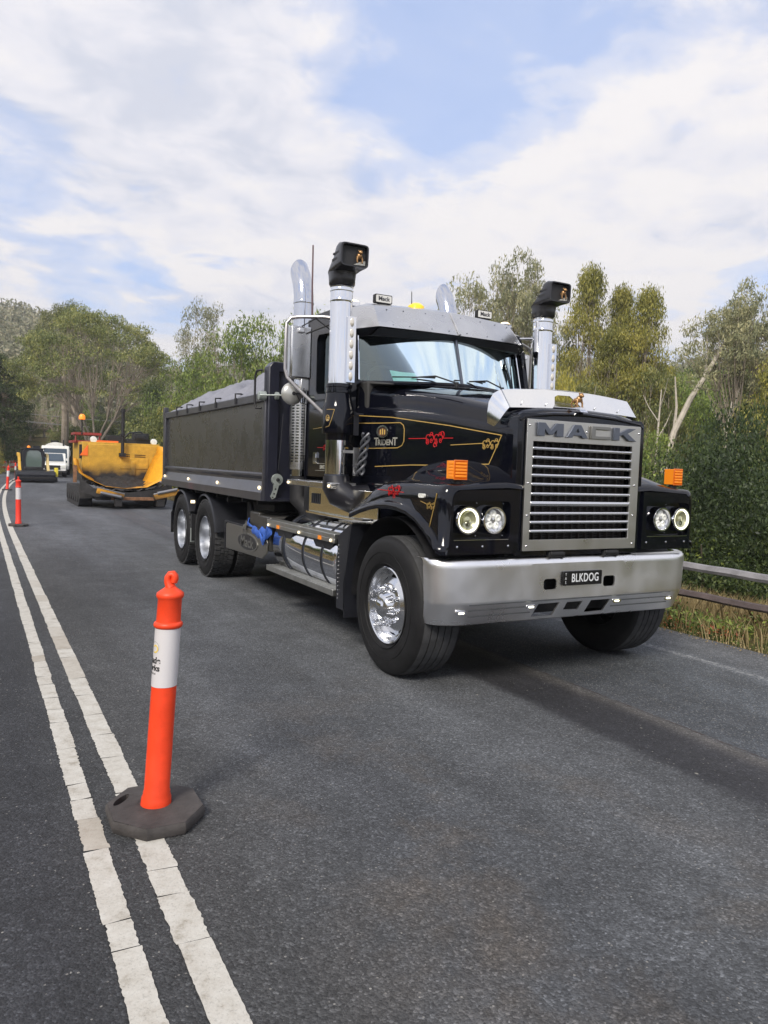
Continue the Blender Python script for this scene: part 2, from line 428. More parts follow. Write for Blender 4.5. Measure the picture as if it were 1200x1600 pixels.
# faint worn edge line
el = mth('MULTIPLY', mth('LESS_THAN', mth('ABSOLUTE', mth('SUBTRACT', sx.outputs[0], 1.59)), .045), rmp(noise(22, 5, .8), [(.46, g(0)), (.62, g(1))]))
col = mixc(mth('MULTIPLY', el, .5), col, (.42, .43, .43, 1))
crk = mth('MULTIPLY', mth('LESS_THAN', mth('ABSOLUTE', mth('ADD', mth('ADD', sx.outputs[0], .015), mth('MULTIPLY', mth('SUBTRACT', noise(14, 6, .7), .5), .07))), .009), rmp(noise(3, 4, .7), [(.42, g(0)), (.52, g(1))]))
col = mixc(mth('MULTIPLY', crk, .85), col, (.035, .020, .016, 1))
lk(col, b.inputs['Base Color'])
rg = rmp(sn, [(zp(-.7), g(.78)), (zp(-.5), g(.60)), (zp(-.1), g(.66)), (zp(.02), g(.85))])
lk(rg, b.inputs['Roughness']); b.inputs['Specular IOR Level'].default_value = .35
bu = nd('ShaderNodeBump', inp={'Strength': .9, 'Distance': .004}); lk(mth('SUBTRACT', mth('MULTIPLY', f2, .4), mth('MULTIPLY', vg.outputs['Distance'], 1.0)), bu.inputs['Height']); lk(bu.outputs[0], b.inputs['Normal'])
me.materials.append(am)
o = bpy.data.objects.new('road', me); C.objects.link(o); tag(o, kind='structure')

# double centre line: thick thermoplastic blocks, cracked across, ragged edges
pm = bpy.data.materials.new('line_paint'); pm.use_nodes = True
t = pm.node_tree; b = t.nodes['Principled BSDF']; b.inputs['Roughness'].default_value = .75
tcn = nd('ShaderNodeTexCoord'); gi = nd('ShaderNodeNewGeometry')
nz = noise(9, 8, .75, tcn.outputs['Object']); nf = noise(120, 3, .7, tcn.outputs['Object'])
c1 = rmp(nz, [(.30, (.26, .235, .19, 1)), (.44, (.43, .41, .37, 1)), (.7, (.53, .52, .485, 1))])
c2 = rmp(nf, [(.25, g(.62)), (.45, g(1)), (.7, g(1.05))])
isl = nd('ShaderNodeMapRange'); isl.inputs[1].default_value = .84; isl.inputs[2].default_value = 1.0; lk(gi.outputs['Random Per Island'], isl.inputs[0])
cc = mixc(1.0, c1, c2, 'MULTIPLY'); cc = mixc(mth('MULTIPLY', isl.outputs[0], .8), cc, mixc(nz, (.20, .16, .12, 1), (.40, .36, .30, 1)))
lk(cc, b.inputs['Base Color'])
bu = nd('ShaderNodeBump', inp={'Strength': .5, 'Distance': .003}); lk(nf, bu.inputs['Height']); lk(bu.outputs[0], b.inputs['Normal'])
def centre_line(s0, w, y0, y1, seed):
    rnd = random.Random(seed); mb = MB(); y = y0
    while y < y1:
        near = y < 11
        ln = rnd.uniform(.14, .62) if near else 6.0
        if near and rnd.random() < .25: ln *= .5
        st = .013 if near and y < 5 else (.05 if near else 2.0)
        n = max(2, int(ln/st)); L_, R_ = [], []
        sk = rnd.uniform(-.007, .007) if near else 0
        amp = rnd.uniform(.0015, .0045) if near else .0
        skl, skr = rnd.uniform(-.004, .004), rnd.uniform(-.004, .004)
        for i in range(n+1):
            yy = y+ln*i/n
            z = .004+(sstep(70, 95, yy)*3.2 if yy > 70 else 0)
            L_.append((s0-w/2+croad(yy)+skl*near+rnd.uniform(-amp, amp)+amp*.4*math.sin(yy*31+seed), yy+(sk if i in (0, n) else 0)+rnd.uniform(-.002, .002)*near, z))
            R_.append((s0+w/2+croad(yy)+skr*near+rnd.uniform(-amp, amp)+amp*.4*math.sin(yy*23+seed*3), yy-(sk if i in (0, n) else 0), z))
        # ragged cross edges as well
        a = len(mb.v); mb.v += L_+R_
        for i in range(n): mb.f.append((a+i, a+n+1+i, a+n+2+i, a+i+1)); mb.m.append(0)
        y += ln+(rnd.uniform(.002, .006) if near else 0)
    o = mb.build('centre_line', pm, flat=True, recalc=False); tag(o, kind='structure'); return o
centre_line(-3.545, .092, -7, 95, 3)
centre_line(-3.338, .112, -7, 95, 5)
# ------------------------------------------------------------------ materials for machines
BLACK = mat('black_gloss_paint', (.003, .0035, .007), rough=.06, coat=0, spec=.45, rvar=.03, vscale=3)
BLACK2 = mat('black_satin', (.012, .013, .018), rough=.42, var=.3, vscale=5, bump=.05, bscale=40)
CHASSIS = mat('chassis_black', (.010, .010, .012), rough=.6, var=.5, vscale=8, bump=.2, bscale=50)
RUBBER = mat('rubber', (.010, .010, .011), rough=.62, spec=.28, var=.45, vscale=7, bump=.15, bscale=90)
TREAD = mat('dusty_tread', (.042, .043, .046), rough=.85, var=.4, vscale=12, bump=.25, bscale=90)
CHROME = mat('chrome', (.78, .79, .82), rough=.06, metal=1, rvar=.03, vscale=5)
ALLOY = mat('polished_alloy', (.72, .73, .75), rough=.17, metal=1, rvar=.07, vscale=9)
RIMDULL = mat('dull_alloy', (.50, .52, .56), rough=.38, metal=1, var=.25, vscale=10, rvar=.1)
BRUSH = mat('brushed_steel', (.62, .61, .58), rough=.33, metal=1, bump=.1, bscale=30, aniso=(80, 80, 2), rvar=.06)
STAIN = mat('stainless_sheet', (.62, .62, .62), rough=.28, metal=1, rvar=.09, vscale=4, var=.08)
BUMPAL = mat('bumper_alloy', (.92, .92, .93), rough=.32, metal=1, var=.05, vscale=3.5, rvar=.08, bump=.02, bscale=14)
DARKMET = mat('dark_metal', (.10, .11, .14), rough=.35, metal=.8)
AMBER = mat('amber_lens', (.72, .22, .015), rough=.2, coat=.6, emis=(1, .28, .01), es=.12)
REDL = mat('red_lens', (.5, .03, .02), rough=.2, coat=.5)
LAMPW = mat('clear_lamp', (.75, .76, .72), rough=.15, coat=.8, var=.3, vscale=60)
LAMPY = mat('warm_marker', (.8, .7, .5), rough=.2, emis=(1, .8, .5), es=.9)
LEDW = mat('white_led', (.8, .8, .7), rough=.3, emis=(1, .97, .72), es=1.1)
GOLD = mat('gold_stripe', (.50, .33, .09), rough=.35, coat=.5)
REDP = mat('red_scroll_paint', (.62, .015, .02), rough=.3, coat=.5)
SILVERP = mat('silver_letter', (.55, .54, .48), rough=.35, metal=.6)
TARP = mat('grey_tarp', (.20, .205, .24), rough=.85, var=.14, vscale=5, bump=.3, bscale=16)
TRAYP = mat('tray_paint', (.036, .036, .037), rough=.28, coat=.15, rvar=.06, vscale=2.5, var=.25, spec=.6)
TRAYR = mat('tray_rail_paint', (.035, .036, .046), rough=.34, coat=.2, var=.3, vscale=4)
INT = mat('cab_interior', (.035, .035, .035), rough=.8, var=.2)
DOGM = mat('bronze_dog', (.38, .22, .10), rough=.35, metal=.7)
BLUEST = mat('blue_strap', (.03, .10, .42), rough=.7, var=.4, vscale=18, bump=.3)
ZINC = mat('zinc', (.38, .42, .40), rough=.45, metal=.6, var=.2, vscale=20)
WHITEP = mat('white_paint', (.72, .72, .70), rough=.4, var=.06)
def glass_mat(name, col, alpha, rough=.03):
    m = bpy.data.materials.new(name); m.use_nodes = True; t = m.node_tree
    for q in list(t.nodes): t.nodes.remove(q)
    o = t.nodes.new('ShaderNodeOutputMaterial'); gl = t.nodes.new('ShaderNodeBsdfGlossy'); tr = t.nodes.new('ShaderNodeBsdfTransparent'); mx = t.nodes.new('ShaderNodeMixShader'); fr = t.nodes.new('ShaderNodeFresnel')
    gl.inputs['Roughness'].default_value = rough; gl.inputs['Color'].default_value = (.82, .97, 1, 1); tr.inputs['Color'].default_value = tuple(col)+(1,)
    fr.inputs['IOR'].default_value = alpha
    t.links.new(fr.outputs[0], mx.inputs[0]); t.links.new(tr.outputs[0], mx.inputs[1]); t.links.new(gl.outputs[0], mx.inputs[2]); t.links.new(mx.outputs[0], o.inputs[0])
    return m
WGLASS = glass_mat('windscreen_glass', (.60, .78, .76), 2.35)
SGLASS = glass_mat('side_glass', (.25, .28, .28), 1.5)

TR = thing('tipper_truck', 'gleaming black bonneted tipper truck with chrome grille and covered tray, parked on the near lane', 'truck')

# ---- chassis
m = MB()
for sx_ in (-.43, .43):
    m.box(sx_-.04, sx_+.04, .25, 8.3, .78, 1.06)
for y in (.9, 2.4, 3.6, 5.0, 6.6, 8.2): m.box(-.4, .4, y-.05, y+.05, .82, 1.02)
m.box(-.42, .42, .5, 1.9, .75, 1.5)            # engine mass under the hood
m.box(-.9, .9, .70, .82, .40, .55)             # front axle beam
m.box(-.62, -.52, .1, 1.5, .58, .68); m.box(.52, .62, .1, 1.5, .58, .68)
for y in (5.97, 7.30):
    m.cyl((-.9, y, .524), (.9, y, .524), .09); m.sphere((0, y, .53), .22, .2, .24)
m.box(-.6, -.5, 5.5, 7.8, .60, .72); m.box(.5, .6, 5.5, 7.8, .60, .72)
m.box(-.95, .95, 6.55, 6.72, .55, .95)
m.cyl((0, 1.8, .75), (0, 5.9, .6), .05)
m.box(.55, 1.15, 3.5, 4.6, .5, 1.0)
m.box(-1.0, 1.0, 2.3, 3.0, 1.02, 1.42); m.box(-.95, .95, 4.0, 5.0, .7, 1.1)
m.tube([(-.7, 3.0, .9), (-.75, 4.2, .75), (-.7, 5.2, .9)], .03)
m.build('chassis', CHASSIS, TR, bevel=.008)

# ---- bumper
XB = 1.25
def bump_y(z): return 0.0 if z >= .655 else .052*((.655-z)/.155)
def bump_back(a): return 0 if a < 1.0 else .155*(1-math.sqrt(max(0, 1-((a-1.0)/.25)**2)))
def bump_x(x, z): return x*(1-.036*max(0, (.75-z)/.25)*min(1, max(0, (abs(x)-.6)/.5)))
prof = [(.10, .962), (.05, .965), (.022, .958), (.006, .942), (.0, .92), (.0, .90), (.0, .67), (.0, .655), (bump_y(.64), .64), (bump_y(.58), .58), (bump_y(.505), .505), (.062, .497), (.09, .497)]
m = MB()
for sgn in (-1, 1):
    rings = []
    for a in [.45, .6, .8, .95, 1.0, 1.05, 1.1, 1.14, 1.17, 1.195, 1.215, 1.23, 1.24, 1.247, 1.25]:
        rings.append([(bump_x(sgn*a, z), y+bump_back(a), z) for y, z in prof])
    rings.append([(v[0], v[1]+.04, v[2]) for v in rings[-1]])
    m.loft(rings, 0, cap=False, close=False)
m.loft([[(x, y, z) for y, z in prof[:5]] for x in (-.45, .45)], 0, cap=False, close=False)
m.loft([[(x, y, z) for y, z in prof[10:]] for x in (-.45, .45)], 0, cap=False, close=False)
def panel(outer, holes):
    q = MB(); frame_plate(q, outer, holes, 0, .012)
    m.add([(v[0], v[1]+bump_y(v[2]), v[2]) for v in q.v], q.f, 0)
panel([(-.45, .655), (.45, .655), (.45, .92), (-.45, .92)], [rrect(-.337, -.217, .725, .805, .022, 3), rrect(.247, .366, .725, .807, .022, 3)])
panel([(-.45, .505), (.45, .505), (.45, .655), (-.45, .655)], [[(-.409, .526), (-.211, .523), (-.168, .625), (-.367, .622)], [(-.115, .562), (.028, .556), (.058, .622), (-.095, .621)], [(.103, .527), (.293, .530), (.340, .622), (.142, .623)]])
m.box(-.95, .95, .18, .21, .52, .95, 1)
bump = m.build('bumper', [BUMPAL, CHASSIS], TR, ang=30)
m = MB()
for zz in (.648, .608, .562):
    for x0, x1 in ((-1.0, 1.0),) if zz > .64 else ((-1.0, -.43), (.36, 1.0)):
        rg2_ = []
        for x in np.linspace(x0, x1, 40):
            yb = bump_back(abs(x)); rg2_.append([(bump_x(x, zz), bump_y(zz+.004)+yb-.0025, zz+.004), (bump_x(x, zz), bump_y(zz)+yb-.004, zz), (bump_x(x, zz), bump_y(zz-.004)+yb-.001, zz-.004)])
        m.loft(rg2_, 0, cap=False, close=False)
m.build('bumper_ridge', mat('ridge_grey', (.30, .31, .32), rough=.4, metal=1), bump)
# plate
m = MB(); m.prism(rrect(-.168, .212, .750, .856, .008, 2), 'y', -.018, -.006, 0)
m.text('BLKDOG', .088, front_mx(.045, -.0195, .803), .0008, 1, sx=.72, bold=.0012, space=1.1)
for i, ch in enumerate('TAS'): m.text(ch, .028, front_mx(-.145, -.0195, .833-.03*i), .0006, 1, sx=.8)
m.build('number_plate', [mat('plate_black', (.006, .006, .007), rough=.3), mat('plate_silver', (.62, .64, .66), rough=.4)], bump)
for x, z in ((-1.04, .594), (-.435, .604), (.41, .604), (.985, .594)):
    m = MB(); yb_ = bump_y(z)+bump_back(abs(x)); m.prism(rrect(x-.042, x+.042, z-.014, z+.014, .012, 3), 'y', yb_-.008, yb_+.02, 0); m.prism(rrect(x-.024, x+.024, z-.007, z+.007, .006, 3), 'y', yb_-.011, yb_-.008, 1)
    m.build('marker_lamp', [CHROME, LEDW], bump)
# tow pins / hood hinges
m = MB()
for x in (-.22, .32):
    m.cyl((x-.06, .02, .985), (x+.06, .02, .985), .026); m.box(x-.075, x-.055, .0, .1, .955, 1.0); m.box(x+.055, x+.075, .0, .1, .955, 1.0)
m.box(-.6, .6, .1, .18, .94, 1.01)
m.build('hinge_bar', CHASSIS, TR, bevel=.004)

# ---- hood
def hw(y): return .615+.15*max(0, y-.05)+(.5*(y-1.72)**1.0*.45 if y > 1.72 else 0)
def rings_hood():
    out = []
    for y, dt, din in ((.035, .03, .03), (.045, .012, .012), (.07, .0, .0), (.20, 0, 0), (.45, 0, 0), (.8, 0, 0), (1.2, 0, 0), (1.6, 0, 0), (1.72, 0, 0), (1.84, 0, 0), (1.97, 0, 0)):
        w = hw(y)-din
        zs = np.interp(y, [.03, .2, .45, .8, 1.4, 1.95], [2.005, 2.04, 2.085, 2.160, 2.255, 2.325])-dt      # shoulder
        zt = zs+np.interp(y, [0, .5, 1.95], [.035, .05, .035])                                                      # crown along the middle
        zc = np.interp(y, [.03, .295, .758, 1.236, 1.876], [1.885, 1.917, 1.993, 2.057, 2.110])-dt                     # crease
        top_in = np.interp(y, [.05, .6, 1.95], [.075, .10, .13])
        half = [(w+.004, .99), (w+.004, 1.45), (w, 1.80), (w-.0, zc-.05), (w-.002, zc-.012), (w-.016, zc), (w-.022, zc+.012), (w-.026, zs-.085), (w-.040, zs-.045), (w-.062, zs-.018), (w-top_in-.02, zs), (w*.6, zs+(zt-zs)*.7), (w*.28, zt-.004)]
        ring = [(-x, y, z) for x, z in half]+[(0, y, zt)]+[(x, y, z) for x, z in reversed(half)]
        out.append(ring)
    return out
m = MB(); rg_ = rings_hood(); m.loft(rg_, 0, cap=False, close=False)
m.v.append((0, 0, 0)); m.v.pop()
hood = m.build('hood', BLACK, TR, ang=50)
# front shell around the grille
m = MB()
outer = rrect(-.618, .618, .975, 2.0, .05, 5)
inner = rrect(-.55, .55, 1.02, 1.95, .004, 1)
frame_plate(m, outer, [inner], .02, .12)
m.build('front_shell', BLACK, hood, bevel=.012, seg=3)
# curved lip over the grille
m = MB()
pts = [(-.60, 1.955), (-.57, 1.982), (-.3, 2.012), (0, 2.025), (.3, 2.012), (.57, 1.982), (.60, 1.955)]
m.tube([(x, .03, z-.012) for x, z in pts], .017, 0, 8)
m.build('front_lip', BLACK, hood)
# pinstripes, scrolls, badge, all hair-thin raised paint on the left-hand flank
def side_pt(y, z, off=.0035): return (-(hw(y))-off, y, z)
def ribbon(m, pts, w, mi, surf, th=.0012):
    for a, b2 in zip(pts[:-1], pts[1:]):
        a_, b_ = Vector(a), Vector(b2); d = b_-a_; l = d.length
        if l < 1e-6: continue
        u = d/l; nrm = Vector((0, -u.y, u.x))if False else Vector((-u[1], u[0]))
        q = [a_+nrm*w/2-u*w*.3, b_+nrm*w/2+u*w*.3, b_-nrm*w/2+u*w*.3, a_-nrm*w/2-u*w*.3]
        p = [surf(v.x, v.y) for v in q]; p2 = [surf(v.x, v.y, -.002) for v in q]
        m.add(p+p2, [(0, 1, 2, 3), (7, 6, 5, 4), (0, 4, 5, 1), (1, 5, 6, 2), (2, 6, 7, 3), (3, 7, 4, 0)], mi)
def fine(pts, n=10):
    out = []
    for a, b2 in zip(pts[:-1], pts[1:]):
        for i in range(n): out.append((a[0]+(b2[0]-a[0])*i/n, a[1]+(b2[1]-a[1])*i/n))
    return out+[pts[-1]]
def curl(cx, cz, r, a0, a1, r1=None, n=14):
    r1 = r if r1 is None else r1
    return [(cx+(r+(r1-r)*i/n)*math.cos(R(a0+(a1-a0)*i/n)), cz+(r+(r1-r)*i/n)*math.sin(R(a0+(a1-a0)*i/n))) for i in range(n+1)]
def scroll(m, cy, cz, k, mi, surf, fancy=1, w=.007):
    k *= 1.02
    """a knot of curls about .2 k wide"""
    for dx, s1 in ((-.075, 1), (-.025, -1), (.03, 1), (.075, -1)):
        ribbon(m, curl(cy+dx*k, cz, .034*k, 30 if s1 > 0 else 150, 330 if s1 > 0 else -130, .012*k), w*k, mi, surf)
        ribbon(m, curl(cy+dx*k, cz+.030*k*s1, .020*k, 0, 290*s1, .006*k), w*k*.9, mi, surf)
        ribbon(m, curl(cy+dx*k*1.05, cz-.022*k, .018*k, 90, -200, .008*k), w*k*.9, mi, surf)
    if fancy:
        ribbon(m, curl(cy-.01*k, cz-.055*k, .022*k, 200, -120, .010*k), w*k, mi, surf)
        ribbon(m, curl(cy-.09*k, cz+.03*k, .03*k, 250, -30, .014*k), w*k, mi, surf)
m = MB()
ribbon(m, fine([(1.95, 2.035), (1.49, 2.008), (.75, 1.920), (.181, 1.837), (.297, 1.627), (.736, 1.610), (1.21, 1.603), (1.70, 1.580)]), .0065, 0, side_pt)
ribbon(m, fine([(.72, 1.768), (.36, 1.780)]), .005, 0, side_pt)
scroll(m, .290, 1.775, .80, 0, side_pt, 0, .006)
m.build('gold_pinstripe', GOLD, hood)
m = MB()
ribbon(m, fine([(1.24, 1.822), (1.02, 1.822)]), .005, 0, side_pt); ribbon(m, fine([(.82, 1.822), (.70, 1.822)]), .005, 0, side_pt)
scroll(m, .92, 1.822, 1.0, 0, side_pt, 1, .0055)
ribbon(m, fine([(1.95, 1.42), (1.62, 1.425)]), .005, 0, side_pt); scroll(m, 1.52, 1.43, .75, 0, side_pt, 0, .006)
m.build('red_scroll', REDP, hood)
# TRIDENT badge panel
m = MB()
bpoly = [(1.93, 1.965), (1.36, 1.958), (1.32, 1.935), (1.305, 1.90), (1.305, 1.80), (1.33, 1.765), (1.39, 1.745), (1.93, 1.738)]
ribbon(m, fine(bpoly, 4), .006, 0, side_pt)
yw = math.atan(.15)
ctr = Vector(side_pt(1.555, 1.883, .035)); Rm = Matrix.Rotation(yw+R(28), 4, 'Z')
ringm = MB()
def loc(px_, py_, pz_): v = Rm @ Vector((px_, py_, pz_)); return ctr+v
for k in range(24):
    a0_, a1_ = 2*PI*k/24, 2*PI*(k+1)/24
    q = []
    for off in (-.012, 0.004):
        for a_ in (a0_, a1_):
            for r_ in (.042, .055): q.append(loc(off, r_*math.cos(a_), r_*math.sin(a_)))
    m.add(q, [(0, 1, 3, 2), (4, 6, 7, 5), (1, 5, 7, 3), (0, 2, 6, 4)], 1)
disc = [loc(-.004, .043*math.cos(2*PI*k/24), .043*math.sin(2*PI*k/24)) for k in range(24)]
m.add(disc, [tuple(range(24))], 2)
for dx in (-.02, 0, .02):
    q = [loc(-.006, dx+u, v) for u, v in ((-.005, -.025), (.005, -.025), (.005, .026-abs(dx)*.4), (-.005, .026-abs(dx)*.4))]; m.add(q, [(0, 1, 2, 3)], 0)
mxb = Matrix.Translation(Vector(side_pt(1.555, 1.800, .006))) @ Matrix.Rotation(yw, 4, 'Z') @ Matrix.Rotation(R(-90), 4, 'Z') @ Matrix.Rotation(R(90), 4, 'X')
m.text('T', .095, mxb @ Matrix.Translation((-.135, -.004, 0)), .001, 3, sx=1.1, bold=.002)
m.text('RIDEN', .068, mxb @ Matrix.Translation((-.002, -.010, 0)), .001, 3, sx=1.15, bold=.002)
m.text('T', .095, mxb @ Matrix.Translation((.135, -.004, 0)), .001, 3, sx=1.1, bold=.002)
m.build('name_badge', [GOLD, CHROME, mat('badge_brown', (.05, .02, .012), rough=.3), SILVERP], hood)
# grille
m = MB()
frame_plate(m, rrect(-.555, .555, 1.015, 1.955, .006, 2), [[(-.497, 1.094), (.470, 1.094), (.470, 1.800), (-.497, 1.800)]], -.006, .012)
for x, z in ((-.535, 1.91), (.535, 1.90), (-.53, 1.50), (.512, 1.5), (-.525, 1.27), (.51, 1.27), (-.52, 1.05), (.52, 1.05), (0, 1.885)):
    m.lathe([(-.013, .001), (-.012, .007), (-.006, .009)], 'y', (x, 0, z), 1, 10)
grille = m.build('grille', [BRUSH, CHROME], TR, bevel=.003)
m = MB()
for z in (1.750, 1.686, 1.621, 1.558, 1.494, 1.425, 1.355, 1.284, 1.220, 1.156):
    h_ = .017 if abs(z-1.355) < .01 else .011
    m.prism([(-.012, z), (-.004, z+h_), (.03, z+h_), (.03, z-h_), (-.004, z-h_)], 'x', -.497, .470)
m.build('grille_bars', mat('bar_alloy', (.74, .74, .74), rough=.22, metal=1), grille, bevel=.002)
m = MB()
m.box(-.52, .50, .10, .12, 1.02, 1.86, 0)
for i in range(14):
    x = -.47+i*.072; m.box(x, x+.012, .07, .10, 1.04, 1.85, 1)
for i in range(40):
    z = 1.06+i*.02; m.box(-.50, .49, .092, .100, z, z+.006, 1)
m.build('radiator', [mat('radiator_dark', (.006, .006, .007), rough=.8), mat('radiator_fins', (.022, .018, .018), rough=.6)], grille)
# MACK letters
LH0, LH1 = 1.838, 1.934
def lett(m, x0, x1, polys, mi):
    for p in polys:
        m.prism([(x0+(x1-x0)*u, LH0+(LH1-LH0)*v) for u, v in p], 'y', -.026, -.006, mi)
m = MB()
lett(m, -.474, -.238, [[(0, 0), (.27, 0), (.27, .50), (.42, .12), (.58, .12), (.73, .50), (.73, 0), (1, 0), (1, 1), (.72, 1), (.50, .46), (.28, 1), (0, 1)]], 0)
def lett_hole(m, x0, x1, outer, hole, mi):
    T = lambda p: [(x0+(x1-x0)*u, LH0+(LH1-LH0)*v) for u, v in p]
    frame_plate(m, T(outer), [T(hole)], -.026, -.006, mi)
lett_hole(m, -.205, -.002, [(0, 0), (.25, 0), (.31, .17), (.69, .17), (.75, 0), (1, 0), (.66, 1), (.34, 1)], [(.41, .42), (.59, .42), (.50, .72)], 0)
lett(m, .030, .222, [[(0, 0), (1, 0), (1, .25), (.22, .25), (.22, .75), (1, .75), (1, 1), (0, 1)], ], 1)
lett(m, .258, .484, [[(0, 0), (.25, 0), (.25, .36), (.40, .46), (.70, 0), (1.04, 0), (.62, .60), (1.0, 1), (.66, 1), (.25, .60), (.25, 1), (0, 1)]], 0)
m.build('lettering', [mat('letter_reflection_grey', (.10, .115, .15), rough=.35, metal=.5, coat=.3), mat('letter_steel', (.26, .26, .25), rough=.35, metal=.8)], grille, bevel=.003)  # blue-grey reflection on glossy black letters put into their colour
# chrome bonnet wing
def wing():
    m = MB()
    xs = [-.685, -.675, -.64, -.56, -.4, -.26, -.16, -.13, -.10, -.05, .0, .05, .10, .2, .4, .56, .62]
    def prof_at(x):
        a = abs(x)
        top = 2.205-.035*(a/.6)**2; bot = 2.055-.018*(a/.6)**2
        yb = .10+.03*(a/.6); yt = .22+.02*(a/.6)
        return top, bot, yt, yb
    # front sheet, leaning back, with the notch for the ornament in the middle
    outer = []
    for x in np.linspace(-.62, .62, 25): t_, b_, yt, yb = prof_at(x); outer.append((x, t_))
    low = []
    for x in np.linspace(.62, -.62, 33):
        t_, b_, yt, yb = prof_at(x)
        a = x+.07
        if abs(a) < .145: b_ = min(t_-.035, b_+.11*(1-(max(0, abs(a)-.075)/.07)**1.0)) if abs(a) > .075 else t_-.040
        low.append((x, b_))
    bmv = outer+low
    nn = len(bmv); bm = bmesh.new(); vs = []
    for x, z in bmv:
        t_, b_, yt, yb = prof_at(x); f = (z-2.05)/(2.2-2.05); vs.append(bm.verts.new((x, .105+f*.12+.03*abs(x), z)))
    ed = [bm.edges.new((vs[i], vs[(i+1) % nn])) for i in range(nn)]
    bmesh.ops.triangle_fill(bm, use_beauty=True, edges=ed)
    bm.verts.index_update()
    V = [v.co.copy() for v in bm.verts]; F = [[v.index for v in f.verts] for f in bm.faces]; bm.free()
    Vb = [v+Vector((0, .012, .004)) for v in V]
    k = len(V); m.add(V+Vb, F+[[i+k for i in reversed(f)] for f in F]+[(i, (i+1) % nn, (i+1) % nn+k, i+k) for i in range(nn)])
    # shelf running back along the hood and the turned-down ends
    for sg in (-1, 1):
        e0 = [(sg*.62, .235, 2.17), (sg*.665, .255, 2.14), (sg*.69, .27, 2.08), (sg*.698, .275, 1.99), (sg*.695, .27, 1.925)]
        e1 = [(sg*.62, .125, 2.037), (sg*.635, .13, 2.02), (sg*.652, .15, 1.985), (sg*.664, .19, 1.935), (sg*.668, .225, 1.905)]
        m.loft([e1, e0], 0, cap=False, close=False)
        m.loft([[(a, b2+.01, c-.004) for a, b2, c in e1], [(a, b2+.012, c) for a, b2, c in e0]], 0, cap=False, close=False)
    m.v, m.f, m.m
    t2 = [(x, .225+.03*abs(x)+.0, 2.05+(prof_at(x)[0]-2.05)) for x in np.linspace(-.62, .62, 25)]
    t3 = [(x, y+.14, z-.015) for x, y, z in t2]
    m.loft([t2, t3], 0, cap=False, close=False)
    for x in (-.5, -.28, .2, .45): m.lathe([(.10, .001), (.103, .005), (.112, .006)], 'y', (x, .02, 2.085), 0, 8)
    return m
wing().build('bonnet_wing', mat('white_chrome', (.86, .87, .88), rough=.14, metal=1, rvar=.05), hood, ang=25)
# bulldog ornament: barrel chest, square head, four splayed legs
m = MB()
def bulldog(m, ox, oy, oz, k, mi=0):
    P = lambda x, y, z: (ox+x*k, oy+y*k, oz+z*k)
    m.sphere(P(0, .35, .62), .26*k, .42*k, .24*k, mi, 12, 8)
    m.sphere(P(0, .02, .72), .30*k, .26*k, .30*k, mi, 12, 8)
    m.sphere(P(0, -.22, 1.02), .23*k, .20*k, .21*k, mi, 12, 8)
    m.sphere(P(0, -.38, .95), .15*k, .12*k, .12*k, mi, 10, 6)
    for s_ in (-1, 1):
        m.sphere(P(s_*.17, -.14, 1.2), .06*k, .04*k, .08*k, mi, 8, 5)
        m.tube([P(s_*.2, .0, .65), P(s_*.3, -.06, .34), P(s_*.27, -.08, 0)], [.12*k, .085*k, .07*k], mi)
        m.sphere(P(s_*.27, -.14, .04), .08*k, .12*k, .05*k, mi, 8, 5)
        m.tube([P(s_*.17, .6, .6), P(s_*.23, .74, .33), P(s_*.2, .66, 0)], [.12*k, .07*k, .06*k], mi)
        m.sphere(P(s_*.2, .6, .04), .07*k, .11*k, .05*k, mi, 8, 5)
bulldog(m, -.045, .04, 2.068, .085, 0)
m.box(-.075, -.015, -.0, .14, 2.045, 2.066, 1)
m.prism([(-.02, 2.03), (.17, 2.03), (.14, 2.05), (0.0, 2.05)], 'x', -.08, -.01, 1)
m.build('hood_ornament', [DOGM, CHROME], hood, ang=60)

